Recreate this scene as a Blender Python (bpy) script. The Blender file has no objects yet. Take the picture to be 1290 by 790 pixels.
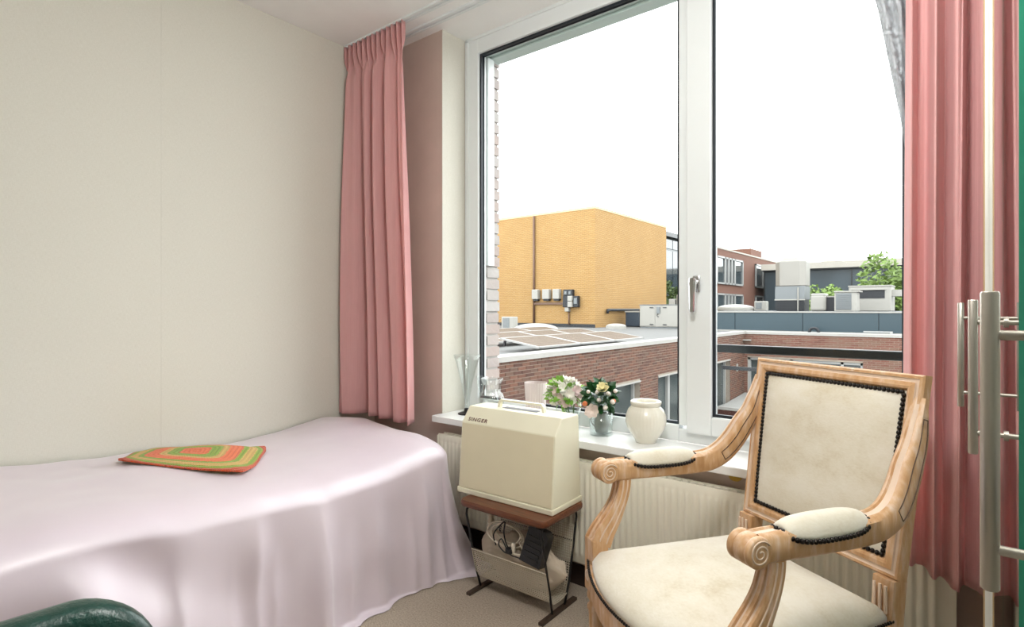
import bpy, bmesh, math, random
from math import sin, cos, pi, radians, sqrt, atan2, exp
from mathutils import Vector, Matrix, noise as mnoise

scn = bpy.context.scene
col = scn.collection
random.seed(7)

# ------------------------------------------------------------------ camera, sky, exposure
cam_d = bpy.data.cameras.new('camera'); cam = bpy.data.objects.new('camera', cam_d); col.objects.link(cam)
cam_d.sensor_width = 36.0; cam_d.lens = 702.0 / 1290 * 36; cam_d.shift_y = -6.0 / 1290
cam_d.clip_start = .02; cam_d.clip_end = 400
cam.location = (0, 0, 1.2); cam.rotation_euler = (radians(90), 0, math.atan2(.6236, .7817))
scn.camera = cam

world = bpy.data.worlds.new('overcast_sky'); scn.world = world; world.use_nodes = True
bg = world.node_tree.nodes['Background']
bg.inputs[0].default_value = (.965, .985, 1.0, 1); bg.inputs[1].default_value = 5.6

scn.view_settings.view_transform = 'Standard'; scn.view_settings.look = 'None'
scn.view_settings.exposure = 0.0; scn.view_settings.gamma = 1.0
scn.view_settings.use_curve_mapping = False

# ------------------------------------------------------------------ materials
def lin(c): return tuple(((v / 255) / 12.92 if v / 255 <= .04045 else ((v / 255 + .055) / 1.055) ** 2.4) for v in c)
class NT:
    def __init__(s, name):
        s.m = bpy.data.materials.new(name); s.m.use_nodes = True; s.t = s.m.node_tree; s.n = s.t.nodes; s.l = s.t.links
        s.b = s.n['Principled BSDF']; s.out = s.n['Material Output']
    def node(s, typ, **kw):
        x = s.n.new(typ)
        for k, v in kw.items(): setattr(x, k, v)
        return x
    def link(s, a, b): s.l.new(a, b)
    def coord(s, scale=(1, 1, 1), kind='Object'):
        tc = s.node('ShaderNodeTexCoord'); mp = s.node('ShaderNodeMapping'); mp.inputs['Scale'].default_value = scale
        s.link(tc.outputs[kind], mp.inputs[0]); return mp.outputs[0]
    def noise(s, vec, scale, detail=3, rough=.55):
        n = s.node('ShaderNodeTexNoise'); n.inputs['Scale'].default_value = scale; n.inputs['Detail'].default_value = detail
        n.inputs['Roughness'].default_value = rough
        s.link(vec, n.inputs['Vector']); return n.outputs[0]
    def ramp(s, fac, stops, interp='LINEAR'):
        r = s.node('ShaderNodeValToRGB'); r.color_ramp.interpolation = interp
        e = r.color_ramp.elements
        while len(e) < len(stops): e.new(.5)
        for i, (p, c) in enumerate(stops): e[i].position = p; e[i].color = (*c, 1)
        s.link(fac, r.inputs[0]); return r.outputs[0]
    def bump(s, h, strength=.3, dist=.01):
        b = s.node('ShaderNodeBump'); b.inputs['Strength'].default_value = strength; b.inputs['Distance'].default_value = dist
        s.link(h, b.inputs['Height']); s.link(b.outputs[0], s.b.inputs['Normal']); return b
    def setp(s, **kw):
        for k, v in kw.items(): s.b.inputs[k.replace('_', ' ')].default_value = v
M = {}
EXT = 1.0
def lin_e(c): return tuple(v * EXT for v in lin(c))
def plain(name, c, rough=.5, metal=0, var=.06, nscale=6, bump=0, bscale=80, stretch=(1, 1, 1), spec=.5, sheen=0, coat=0):
    t = NT(name); L = lin_e(c)
    v = t.coord(stretch)
    n = t.noise(v, nscale, 4)
    a = tuple(max(0, x * (1 - var)) for x in L); b = tuple(min(1, x * (1 + var)) for x in L)
    t.link(t.ramp(n, [(.3, a), (.7, b)]), t.b.inputs['Base Color'])
    t.setp(Roughness=rough, Metallic=metal); t.b.inputs['Specular IOR Level'].default_value = spec
    if sheen: t.b.inputs['Sheen Weight'].default_value = sheen
    if coat: t.b.inputs['Coat Weight'].default_value = coat
    if bump: t.bump(t.noise(v, bscale, 3), bump, .004)
    M[name] = t.m; return t
plain('white_paint', (236, 238, 236), .35, var=.015)
plain('ceiling_paint', (246, 246, 244), .8, var=.015)
plain('sill_white', (240, 241, 240), .25, var=.01)
plain('frame_white', (232, 236, 236), .3, var=.012)
plain('gasket', (26, 34, 42), .5)
plain('pier_paper', (204, 184, 172), .85, var=.04, bump=.15, bscale=150)
plain('skirting_dark', (52, 38, 32), .5)
plain('radiator', (234, 230, 214), .35, var=.015)
plain('case_cream', (235, 230, 206), .38, var=.03, nscale=4, bump=.03, bscale=250)
plain('case_panel', (226, 216, 186), .45, var=.04, nscale=3, bump=.05, bscale=200)
plain('letter_red', (84, 16, 18), .4)
plain('black_metal', (26, 26, 28), .4, var=.1)
plain('black_plastic', (22, 22, 25), .45, var=.1, bump=.1, bscale=120)
plain('bronze_runner', (64, 50, 40), .45, var=.1)
plain('mesh_cream', (206, 196, 178), .5, var=.06)
plain('canvas', (205, 190, 170), .9, var=.08, bump=.3, bscale=120, sheen=.2)
plain('cable_white', (226, 216, 198), .5)
plain('steel', (190, 184, 174), .38, metal=1, var=.04, nscale=4, stretch=(1, 1, .05))
plain('chrome', (220, 220, 222), .15, metal=1, var=.01)
plain('post_white', (232, 228, 220), .35)
plain('edge_tan', (190, 160, 120), .6)
plain('wardrobe_inner', (212, 196, 170), .6)
plain('leather_green', (14, 56, 48), .32, var=.2, nscale=9, bump=.4, bscale=90)
plain('ceramic', (236, 232, 218), .25, var=.02, coat=.3)
plain('pewter', (150, 152, 150), .35, metal=.85, var=.12, nscale=12)
plain('leaf_dark', (40, 88, 44), .35, var=.3, nscale=14)
plain('leaf_light', (138, 190, 74), .45, var=.25, nscale=14)
plain('stem', (70, 100, 50), .6)
plain('petal_white', (244, 240, 232), .6, var=.03)
plain('petal_mauve', (222, 200, 196), .6, var=.1, nscale=30)
plain('petal_yellow', (250, 242, 196), .6, var=.05)
plain('petal_pink', (252, 238, 230), .6, var=.05)
plain('petal_orange', (228, 130, 80), .6, var=.12)
plain('ochre', (196, 160, 70), .8, var=.1)
plain('nail', (34, 28, 24), .35, metal=.6, var=.1)
plain('mattress', (225, 222, 216), .9)
plain('bed_wood', (150, 110, 76), .5)
plain('alu_teal', (206, 220, 216), .4, var=.03)
plain('mortar_pale', (172, 168, 164), .95, var=.1)
# exterior
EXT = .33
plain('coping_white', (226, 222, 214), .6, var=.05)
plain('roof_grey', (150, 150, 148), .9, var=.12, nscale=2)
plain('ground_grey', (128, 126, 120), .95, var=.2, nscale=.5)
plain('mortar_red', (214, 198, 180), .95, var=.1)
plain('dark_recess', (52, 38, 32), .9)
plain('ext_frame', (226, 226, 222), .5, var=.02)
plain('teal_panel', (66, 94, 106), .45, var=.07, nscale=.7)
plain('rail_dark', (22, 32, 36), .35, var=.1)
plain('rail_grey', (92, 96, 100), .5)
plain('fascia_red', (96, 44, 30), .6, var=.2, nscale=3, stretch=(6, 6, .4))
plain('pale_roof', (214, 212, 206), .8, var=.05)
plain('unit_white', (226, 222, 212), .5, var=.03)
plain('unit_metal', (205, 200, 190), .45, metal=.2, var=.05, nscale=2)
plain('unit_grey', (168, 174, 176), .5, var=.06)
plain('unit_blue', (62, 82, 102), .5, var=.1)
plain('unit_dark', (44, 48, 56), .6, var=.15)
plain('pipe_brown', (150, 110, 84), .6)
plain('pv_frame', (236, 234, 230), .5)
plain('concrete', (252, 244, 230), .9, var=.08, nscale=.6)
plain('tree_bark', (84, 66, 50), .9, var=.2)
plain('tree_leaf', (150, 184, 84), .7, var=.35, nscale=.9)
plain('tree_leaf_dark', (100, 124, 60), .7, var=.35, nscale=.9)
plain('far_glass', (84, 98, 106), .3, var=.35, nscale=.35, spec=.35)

EXT = 1.0
def wallpaper():
    t = NT('wallpaper'); v = t.coord((1, 1, 1))
    w1 = t.noise(t.coord((60, 60, 600)), 1.5, 2); w2 = t.noise(t.coord((600, 600, 40)), 1.5, 2)
    add = t.node('ShaderNodeMath', operation='ADD'); t.link(w1, add.inputs[0]); t.link(w2, add.inputs[1])
    half = t.node('ShaderNodeMath', operation='MULTIPLY'); t.link(add.outputs[0], half.inputs[0]); half.inputs[1].default_value = .5
    t.link(t.ramp(half.outputs[0], [(.3, lin((209, 205, 192))), (.7, lin((224, 221, 211)))]), t.b.inputs['Base Color'])
    t.bump(half.outputs[0], .12, .002); t.setp(Roughness=.85); t.b.inputs['Specular IOR Level'].default_value = .2
    M['wallpaper'] = t.m
wallpaper()
def carpet():
    t = NT('carpet'); v = t.coord()
    n = t.noise(v, 160, 4, .7)
    t.link(t.ramp(n, [(.3, lin((164, 148, 132))), (.7, lin((216, 202, 184)))]), t.b.inputs['Base Color'])
    t.bump(n, .9, .01); t.setp(Roughness=.95); t.b.inputs['Specular IOR Level'].default_value = .1
    M['carpet'] = t.m
carpet()
def curtain_mat():
    t = NT('curtain_pink'); v = t.coord((14, 14, .8))
    w = t.node('ShaderNodeTexWave'); w.inputs['Scale'].default_value = 5.0; w.inputs['Distortion'].default_value = 9
    w.inputs['Detail'].default_value = 3; t.link(v, w.inputs['Vector'])
    t.link(t.ramp(w.outputs[1], [(0, lin((231, 180, 179))), (1, lin((237, 189, 187)))]), t.b.inputs['Base Color'])
    t.setp(Roughness=.6); t.b.inputs['Sheen Weight'].default_value = .25
    t.bump(w.outputs[1], .08, .003)
    tr = t.node('ShaderNodeBsdfTranslucent'); tr.inputs[0].default_value = (*lin((240, 172, 164)), 1)
    mx = t.node('ShaderNodeMixShader'); mx.inputs[0].default_value = .33
    t.link(t.b.outputs[0], mx.inputs[1]); t.link(tr.outputs[0], mx.inputs[2]); t.link(mx.outputs[0], t.out.inputs[0])
    M['curtain_pink'] = t.m
curtain_mat()
def lace():
    t = NT('lace'); v = t.coord((1, 1, 1))
    vo = t.node('ShaderNodeTexVoronoi'); vo.inputs['Scale'].default_value = 90; t.link(v, vo.inputs['Vector'])
    t.setp(Roughness=.8); t.b.inputs['Base Color'].default_value = (*lin((206, 210, 214)), 1)
    tl = t.node('ShaderNodeBsdfTranslucent'); tl.inputs[0].default_value = (.12, .13, .14, 1); m0 = t.node('ShaderNodeMixShader'); m0.inputs[0].default_value = .5
    t.link(t.b.outputs[0], m0.inputs[1]); t.link(tl.outputs[0], m0.inputs[2])
    tp = t.node('ShaderNodeBsdfTransparent'); mx = t.node('ShaderNodeMixShader')
    t.link(t.ramp(vo.outputs[0], [(.2, (.92,) * 3), (.7, (.72,) * 3)]), mx.inputs[0])
    t.link(tp.outputs[0], mx.inputs[1]); t.link(m0.outputs[0], mx.inputs[2]); t.link(mx.outputs[0], t.out.inputs[0])
    M['lace'] = t.m
lace()
def satin():
    t = NT('satin'); v = t.coord()
    n = t.noise(t.coord((400, 400, 400)), 1.2, 2)
    n2 = t.noise(v, 1.7, 3)
    t.link(t.ramp(n2, [(.3, lin((218, 204, 214))), (.7, lin((227, 214, 222)))]), t.b.inputs['Base Color'])
    t.bump(n, .05, .001); t.setp(Roughness=.37); t.b.inputs['Specular IOR Level'].default_value = .9
    t.b.inputs['Sheen Weight'].default_value = .7; t.b.inputs['Sheen Roughness'].default_value = .35; t.b.inputs['Sheen Tint'].default_value = (1, .97, .98, 1)
    M['satin'] = t.m
satin()
def velvet():
    t = NT('velvet_cream'); v = t.coord((2, 2, 3))
    n = t.noise(v, 4, 5, .6); n2 = t.noise(t.coord((30, 30, 60)), 4, 3)
    ad = t.node('ShaderNodeMath', operation='MULTIPLY_ADD'); t.link(n2, ad.inputs[0]); ad.inputs[1].default_value = .35; t.link(n, ad.inputs[2])
    t.link(t.ramp(ad.outputs[0], [(.40, lin((200, 186, 158))), (.62, lin((217, 208, 188))), (.85, lin((226, 219, 204)))]), t.b.inputs['Base Color'])
    t.bump(n2, .12, .003); t.setp(Roughness=.8); t.b.inputs['Sheen Weight'].default_value = .5
    M['velvet_cream'] = t.m
velvet()
def chair_wood():
    t = NT('chair_wood'); v = t.coord((9, 9, 2.2))
    n = t.noise(v, 5, 5, .6)
    t.link(t.ramp(n, [(.30, lin((186, 138, 90))), (.5, lin((202, 160, 118))), (.64, lin((214, 182, 152))), (.8, lin((222, 204, 188)))]), t.b.inputs['Base Color'])
    t.bump(t.noise(t.coord((60, 60, 8)), 3, 3), .15, .002); t.setp(Roughness=.42)
    M['chair_wood'] = t.m
    plain('limewash', (218, 194, 172), .55, var=.08, nscale=30)
    t = NT('teak'); v = t.coord((3, 30, 30)); n = t.noise(v, 4, 4)
    t.link(t.ramp(n, [(.3, lin((84, 44, 24))), (.7, lin((118, 66, 38)))]), t.b.inputs['Base Color']); t.setp(Roughness=.35)
    M['teak'] = t.m
chair_wood()
def crochet():
    t = NT('crochet_wool'); tc = t.node('ShaderNodeTexCoord'); mp = t.node('ShaderNodeMapping'); mp.inputs['Location'].default_value = (-1, -1, 0); mp.inputs['Scale'].default_value = (2, 2, 0)
    t.link(tc.outputs['UV'], mp.inputs[0]); sp = t.node('ShaderNodeSeparateXYZ'); t.link(mp.outputs[0], sp.inputs[0])
    def m(op, a, b=None):
        x = t.node('ShaderNodeMath', operation=op)
        for i, q in enumerate((a, b)):
            if q is None: continue
            if isinstance(q, (int, float)): x.inputs[i].default_value = q
            else: t.link(q, x.inputs[i])
        return x.outputs[0]
    ax = m('POWER', m('ABSOLUTE', sp.outputs[0]), 5.0); ay = m('POWER', m('ABSOLUTE', sp.outputs[1]), 5.0)
    r = m('POWER', m('ADD', ax, ay), .2); r = m('MULTIPLY', r, 1.0)
    jit = m('MULTIPLY', m('SUBTRACT', t.noise(t.coord((1, 1, 1)), 120, 2), .5), .06)
    r2 = m('ADD', r, jit)
    O, G, T = lin((246, 116, 54)), lin((144, 174, 28)), lin((224, 180, 92))
    stops = [(0, O), (.22, G), (.38, T), (.48, O), (.68, G), (.755, T), (.89, G), (.965, lin((214, 84, 40)))]
    t.link(t.ramp(r2, stops, 'CONSTANT'), t.b.inputs['Base Color'])
    ring = m('SINE', m('MULTIPLY', r, 95.0)); ang = m('MULTIPLY', m('SINE', m('MULTIPLY', sp.outputs[0], 150.0)), m('SINE', m('MULTIPLY', sp.outputs[1], 150.0)))
    hgt = m('ADD', m('MULTIPLY', ring, .5), m('MULTIPLY', ang, .5))
    t.bump(hgt, .7, .006); t.setp(Roughness=.9); t.b.inputs['Sheen Weight'].default_value = .3
    M['crochet_wool'] = t.m
crochet()
def glass_thin(name, tint, refl=1.0, rough=.0, f0=.06):
    t = NT(name); t.n.remove(t.b)
    tp = t.node('ShaderNodeBsdfTransparent'); tp.inputs[0].default_value = (*tint, 1)
    gl = t.node('ShaderNodeBsdfGlossy'); gl.inputs['Roughness'].default_value = rough; gl.inputs[0].default_value = (refl, refl, refl, 1)
    lw = t.node('ShaderNodeLayerWeight'); lw.inputs[0].default_value = .5
    pw = t.node('ShaderNodeMath', operation='POWER'); t.link(lw.outputs['Facing'], pw.inputs[0]); pw.inputs[1].default_value = 4.0
    r = t.node('ShaderNodeMapRange'); t.link(pw.outputs[0], r.inputs[0]); r.inputs[3].default_value = f0; r.inputs[4].default_value = .6
    mx = t.node('ShaderNodeMixShader'); t.link(r.outputs[0], mx.inputs[0]); t.link(tp.outputs[0], mx.inputs[1]); t.link(gl.outputs[0], mx.inputs[2])
    t.link(mx.outputs[0], t.out.inputs[0]); M[name] = t.m
glass_thin('window_glass', (.97, .985, .98), .6, 0, .01)
glass_thin('vase_glass', (.965, .98, .975), .9, .03, .05)
glass_thin('jar_glass', (.945, .97, .965), .9, .03, .05)
def ribbed_glass():
    t = NT('frosted_glass'); t.b.inputs['Base Color'].default_value = (*lin((238, 226, 222)), 1); t.setp(Roughness=.3)
    tp = t.node('ShaderNodeBsdfTransparent'); mx = t.node('ShaderNodeMixShader'); mx.inputs[0].default_value = .5
    t.link(tp.outputs[0], mx.inputs[1]); t.link(t.b.outputs[0], mx.inputs[2]); t.link(mx.outputs[0], t.out.inputs[0]); M['frosted_glass'] = t.m
ribbed_glass()
def mirror():
    t = NT('mirror_glass'); t.setp(Metallic=1.0, Roughness=.02); t.b.inputs['Base Color'].default_value = (.62, .68, .65, 1); M['mirror_glass'] = t.m
    t = NT('glass_edge'); t.setp(Roughness=.2); t.b.inputs['Base Color'].default_value = (*lin((48, 140, 112)), 1); M['glass_edge'] = t.m
mirror()
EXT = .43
def far_window():
    t = NT('far_window'); t.b.inputs['Base Color'].default_value = (.03, .04, .045, 1); t.setp(Roughness=.06); t.b.inputs['Specular IOR Level'].default_value = .9
    M['far_window'] = t.m
    t = NT('dark_window'); t.b.inputs['Base Color'].default_value = (.045, .055, .055, 1); t.setp(Roughness=.15); t.b.inputs['Specular IOR Level'].default_value = .35
    M['dark_window'] = t.m
far_window()
def brick_mat(name, stops, rough=.9):
    t = NT(name); g = t.node('ShaderNodeNewGeometry'); o = t.node('ShaderNodeObjectInfo')
    a = t.node('ShaderNodeMath', operation='ADD'); t.link(g.outputs['Random Per Island'], a.inputs[0]); t.link(o.outputs['Random'], a.inputs[1])
    fr = t.node('ShaderNodeMath', operation='FRACT'); t.link(a.outputs[0], fr.inputs[0])
    n = t.noise(t.coord((1, 1, 1)), 40, 3); ad = t.node('ShaderNodeMath', operation='MULTIPLY_ADD'); t.link(n, ad.inputs[0]); ad.inputs[1].default_value = .25; t.link(fr.outputs[0], ad.inputs[2])
    t.link(t.ramp(ad.outputs[0], stops), t.b.inputs['Base Color']); t.bump(n, .4, .004); t.setp(Roughness=rough); M[name] = t.m
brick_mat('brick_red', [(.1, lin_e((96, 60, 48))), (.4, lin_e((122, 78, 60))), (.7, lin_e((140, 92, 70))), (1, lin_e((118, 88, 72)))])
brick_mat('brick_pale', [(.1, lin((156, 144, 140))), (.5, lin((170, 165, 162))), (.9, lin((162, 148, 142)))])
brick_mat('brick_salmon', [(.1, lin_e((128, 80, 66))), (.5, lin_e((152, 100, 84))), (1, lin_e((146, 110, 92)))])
def brick_tex(name, c1, c2, mortar, bw=.22, bh=.0625):
    t = NT(name); tc = t.node('ShaderNodeTexCoord'); sp = t.node('ShaderNodeSeparateXYZ'); t.link(tc.outputs['Object'], sp.inputs[0])
    a = t.node('ShaderNodeMath', operation='ADD'); t.link(sp.outputs[0], a.inputs[0]); t.link(sp.outputs[1], a.inputs[1])
    cb = t.node('ShaderNodeCombineXYZ'); t.link(a.outputs[0], cb.inputs[0]); t.link(sp.outputs[2], cb.inputs[1])
    b = t.node('ShaderNodeTexBrick'); t.link(cb.outputs[0], b.inputs[0]); b.inputs['Scale'].default_value = 1
    b.inputs['Brick Width'].default_value = bw; b.inputs['Row Height'].default_value = bh; b.inputs['Mortar Size'].default_value = .008
    b.inputs['Color1'].default_value = (*lin_e(c1), 1); b.inputs['Color2'].default_value = (*lin_e(c2), 1); b.inputs['Mortar'].default_value = (*lin_e(mortar), 1)
    n = t.noise(tc.outputs['Object'], .8, 4); mix = t.node('ShaderNodeMix', data_type='RGBA', blend_type='MULTIPLY'); mix.inputs[0].default_value = .35
    t.link(b.outputs[0], mix.inputs[6]); t.link(t.ramp(n, [(.3, (.75, .72, .7)), (.7, (1, 1, 1))]), mix.inputs[7])
    t.link(mix.outputs[2], t.b.inputs['Base Color']); t.setp(Roughness=.9); t.bump(b.outputs[1], -.4, .01); M[name] = t.m
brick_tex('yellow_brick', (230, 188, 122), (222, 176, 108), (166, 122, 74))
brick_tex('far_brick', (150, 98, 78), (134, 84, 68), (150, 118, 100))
def pv():
    t = NT('pv_cells'); tc = t.node('ShaderNodeTexCoord'); mp = t.node('ShaderNodeMapping'); mp.inputs['Scale'].default_value = (1, 1, 1); t.link(tc.outputs['Object'], mp.inputs[0])
    b = t.node('ShaderNodeTexBrick'); b.offset = 0; t.link(mp.outputs[0], b.inputs[0]); b.inputs['Scale'].default_value = 1
    b.inputs['Brick Width'].default_value = .156; b.inputs['Row Height'].default_value = .0825; b.inputs['Mortar Size'].default_value = .006
    for k, c in (('Color1', (112, 94, 78)), ('Color2', (122, 104, 88)), ('Mortar', (158, 140, 122))): b.inputs[k].default_value = (*lin_e(c), 1)
    t.link(b.outputs[0], t.b.inputs['Base Color']); t.setp(Roughness=.6); t.b.inputs['Specular IOR Level'].default_value = .1; M['pv_cells'] = t.m
pv()

EXT = 1.0
# ------------------------------------------------------------------ mesh helpers
class MB:
    def __init__(s): s.v = []; s.f = []; s.mi = []
    def add(s, verts, faces, mi=0):
        o = len(s.v); s.v += [tuple(p) for p in verts]; s.f += [tuple(i + o for i in f) for f in faces]; s.mi += [mi] * len(faces); return s
    def box(s, x0, x1, y0, y1, z0, z1, mi=0, bev=0):
        x0, x1 = sorted((x0, x1)); y0, y1 = sorted((y0, y1)); z0, z1 = sorted((z0, z1))
        if bev <= 0:
            v = [(x, y, z) for x in (x0, x1) for y in (y0, y1) for z in (z0, z1)]
            return s.add(v, [(0, 1, 3, 2), (4, 6, 7, 5), (0, 4, 5, 1), (2, 3, 7, 6), (0, 2, 6, 4), (1, 5, 7, 3)], mi)
        b = min(bev, (x1 - x0) / 2.01, (y1 - y0) / 2.01, (z1 - z0) / 2.01)
        bm = bmesh.new(); bmesh.ops.create_cube(bm, size=1)
        for q in bm.verts: q.co = Vector(((x0 + x1) / 2 + q.co.x * (x1 - x0), (y0 + y1) / 2 + q.co.y * (y1 - y0), (z0 + z1) / 2 + q.co.z * (z1 - z0)))
        bmesh.ops.bevel(bm, geom=list(bm.edges), offset=b, segments=2, affect='EDGES', profile=.5)
        s.frombm(bm, mi); bm.free(); return s
    def frombm(s, bm, mi=0):
        bm.verts.index_update(); s.add([tuple(q.co) for q in bm.verts], [tuple(w.index for w in f.verts) for f in bm.faces], mi)
    def lathe(s, prof, c=(0, 0, 0), n=24, mi=0, close=True, fx=1, rib=0, nr=0):
        o = []
        for (r, z) in prof:
            for k in range(n):
                a = 2 * pi * k / n; rr = r * (1 + rib * cos(nr * a)) if rib else r
                o.append((c[0] + rr * cos(a) * fx, c[1] + rr * sin(a), c[2] + z))
        f = []
        for i in range(len(prof) - 1):
            for k in range(n): f.append((i * n + k, i * n + (k + 1) % n, (i + 1) * n + (k + 1) % n, (i + 1) * n + k))
        if close:
            f.append(tuple(reversed(range(n)))); f.append(tuple((len(prof) - 1) * n + k for k in range(n)))
        return s.add(o, f, mi)
    def grid(s, P, mi=0, flip=False):
        R, C = len(P), len(P[0]); v = [p for row in P for p in row]
        f = [(i * C + j, i * C + j + 1, (i + 1) * C + j + 1, (i + 1) * C + j) for i in range(R - 1) for j in range(C - 1)]
        if flip: f = [tuple(reversed(q)) for q in f]
        return s.add(v, f, mi)
    def loft(s, secs, mi=0, cap=True, mis=None):
        n = len(secs[0]); v = [p for q in secs for p in q]; o = len(s.v)
        s.v += [tuple(p) for p in v]
        for i in range(len(secs) - 1):
            for k in range(n):
                s.f.append((o + i * n + k, o + i * n + (k + 1) % n, o + (i + 1) * n + (k + 1) % n, o + (i + 1) * n + k)); s.mi.append(mis[k] if mis else mi)
        if cap:
            s.f.append(tuple(o + k for k in reversed(range(n)))); s.mi.append(mi)
            s.f.append(tuple(o + (len(secs) - 1) * n + k for k in range(n))); s.mi.append(mi)
        return s
    def tube(s, pts, r, n=8, mi=0, cap=True, closed=False):
        pts = [Vector(p) for p in pts]; secs = []; N = len(pts); up = None
        for i, p in enumerate(pts):
            if closed: t = pts[(i + 1) % N] - pts[i - 1]
            else: t = pts[min(i + 1, N - 1)] - pts[max(i - 1, 0)]
            if t.length < 1e-9: t = Vector((0, 0, 1))
            t.normalize()
            if up is None: up = Vector((0, 0, 1)) if abs(t.z) < .9 else Vector((1, 0, 0))
            a = t.cross(up)
            if a.length < 1e-6: a = t.cross(Vector((0, 1, .3)))
            a.normalize(); b = a.cross(t).normalized(); up = b
            rr = r[i] if isinstance(r, (list, tuple)) else r
            secs.append([p + a * rr * cos(2 * pi * k / n) + b * rr * sin(2 * pi * k / n) for k in range(n)])
        if closed: secs.append(secs[0]); cap = False
        return s.loft(secs, mi, cap)
    def ball(s, c, r, n=8, m=5, mi=0, sc=(1, 1, 1)):
        prof = [(max(1e-4, r * sin(pi * i / m)), -r * cos(pi * i / m)) for i in range(m + 1)]
        o = len(s.v); s.lathe(prof, (0, 0, 0), n, mi)
        for i in range(o, len(s.v)): x, y, z = s.v[i]; s.v[i] = (c[0] + x * sc[0], c[1] + y * sc[1], c[2] + z * sc[2])
        return s
    def prism(s, poly, axis, a0, a1, mi=0):
        def P(p, a): return {'x': (a, p[0], p[1]), 'y': (p[0], a, p[1]), 'z': (p[0], p[1], a)}[axis]
        n = len(poly)
        return s.add([P(p, a0) for p in poly] + [P(p, a1) for p in poly], [tuple(reversed(range(n))), tuple(range(n, 2 * n))] + [(k, (k + 1) % n, n + (k + 1) % n, n + k) for k in range(n)], mi)
    def xform(s, mtx, start=0):
        for i in range(start, len(s.v)): s.v[i] = tuple(mtx @ Vector(s.v[i]))
        return s
    def mesh(s, name, mats, smooth=False, fix=True):
        me = bpy.data.meshes.new(name); me.from_pydata(s.v, [], s.f)
        if isinstance(mats, str): mats = [mats]
        for m in mats: me.materials.append(M[m])
        for p, i in zip(me.polygons, s.mi): p.material_index = i
        if fix:
            bm = bmesh.new(); bm.from_mesh(me); bmesh.ops.recalc_face_normals(bm, faces=bm.faces); bm.to_mesh(me); bm.free()
        if smooth: me.shade_smooth()
        me.update(); return me
    def build(s, name, mats, parent=None, smooth=False, angle=None, fix=True):
        me = s.mesh(name, mats, smooth, fix); o = bpy.data.objects.new(name, me); col.objects.link(o)
        if parent is not None: o.parent = parent
        if angle: 
            me.shade_smooth()
            try: me.set_sharp_from_angle(angle=radians(angle))
            except Exception: pass
        return o
def empty(name, loc=(0, 0, 0), rz=0, parent=None):
    o = bpy.data.objects.new(name, None); col.objects.link(o); o.location = loc; o.rotation_euler = (0, 0, rz); o.empty_display_size = .1
    if parent is not None: o.parent = parent
    return o
def tag(o, label, cat, group=None):
    o['label'] = label; o['category'] = cat
    if group: o['group'] = group
    return o
def struct(o, label=None):
    o['kind'] = 'structure'
    if label: o['label'] = label
    return o
def inst(name, me, parent, loc, rot=None, scale=None):
    o = bpy.data.objects.new(name, me); col.objects.link(o); o.parent = parent; o.location = loc
    if rot is not None: o.rotation_euler = rot
    if scale is not None: o.scale = scale
    return o
def solidify(o, th):
    m = o.modifiers.new('thickness', 'SOLIDIFY'); m.thickness = th; m.offset = 0
def subsurf(o, n=1):
    m = o.modifiers.new('smooth', 'SUBSURF'); m.levels = n; m.render_levels = n
def lerp(a, b, t): return a + (b - a) * t
def sstep(t): t = max(0, min(1, t)); return t * t * (3 - 2 * t)
def interp(pts, x):
    if x <= pts[0][0]: return pts[0][1]
    for (a, b), (c, d) in zip(pts, pts[1:]):
        if x <= c: return lerp(b, d, (x - a) / (c - a))
    return pts[-1][1]
def spline(P, n=8):
    P = [Vector(p) for p in P]; Q = [P[0] * 2 - P[1]] + P + [P[-1] * 2 - P[-2]]; out = []
    for i in range(1, len(Q) - 2):
        for k in range(n):
            t = k / n; a, b, c, d = Q[i - 1:i + 3]
            out.append(.5 * ((2 * b) + (c - a) * t + (2 * a - 5 * b + 4 * c - d) * t * t + (3 * b - a - 3 * c + d) * t ** 3))
    out.append(P[-1]); return out

def rrect(hx_, hy_, r, n=6):
    o = []
    for cx_, cy_, a0 in ((hx_ - r, hy_ - r, 0), (-hx_ + r, hy_ - r, 90), (-hx_ + r, -hy_ + r, 180), (hx_ - r, -hy_ + r, 270)):
        for k in range(n + 1): a = radians(a0 + 90 * k / n); o.append((cx_ + r * cos(a), cy_ + r * sin(a)))
    return o
CEIL = 2.685; WX = -2.71; WY = 2.086; RX = .72; BY = -2.6

# ------------------------------------------------------------------ room shell
struct(MB().box(WX - .2, RX + .2, BY - .2, 2.3, -.12, 0).build('floor', 'carpet'), 'beige loop carpet floor')
struct(MB().box(WX - .2, RX + .2, BY - .2, 2.34, CEIL, CEIL + .15).build('ceiling', 'ceiling_paint'), 'plain off-white ceiling')
wl = struct(MB().box(WX - .2, WX - .003, BY, 2.3, 0, CEIL).build('wall_left', 'pier_paper'), 'left wall papered in beige woven wallpaper')
y = .945 - 1.06 * 4
while y < 2.08:
    y1 = min(y + 1.06, 2.086)
    if y1 > BY: MB().box(WX - .003, WX, max(y, BY) + .0002, y1 - .0002, 0.07, CEIL).build('wallpaper_strip', 'wallpaper', wl)
    y += 1.06
struct(MB().box(WX - .2, RX + .2, BY - .2, BY, 0, CEIL).build('wall_back', 'wallpaper'), 'papered wall behind the room')
struct(MB().box(RX, RX + .2, BY, 2.3, 0, CEIL).build('wall_right', 'wallpaper'), 'right wall behind the wardrobe')
wf = MB()
wf.box(WX - .1, -2.139, WY, 2.335, 0, CEIL)             # pier
wf.box(-2.139, -.02, WY, 2.335, 0, .61)                 # breast under the window
wf.box(-.02, RX, WY, 2.335, 0, CEIL)
struct(wf.build('wall_front', 'pier_paper'), 'window wall with a papered pier at its left end')
struct(MB().box(-2.1393, -2.136, WY - .001, 2.256, .645, CEIL).build('trim_1', 'wallpaper'), 'pale window reveal beside the pier')
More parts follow.
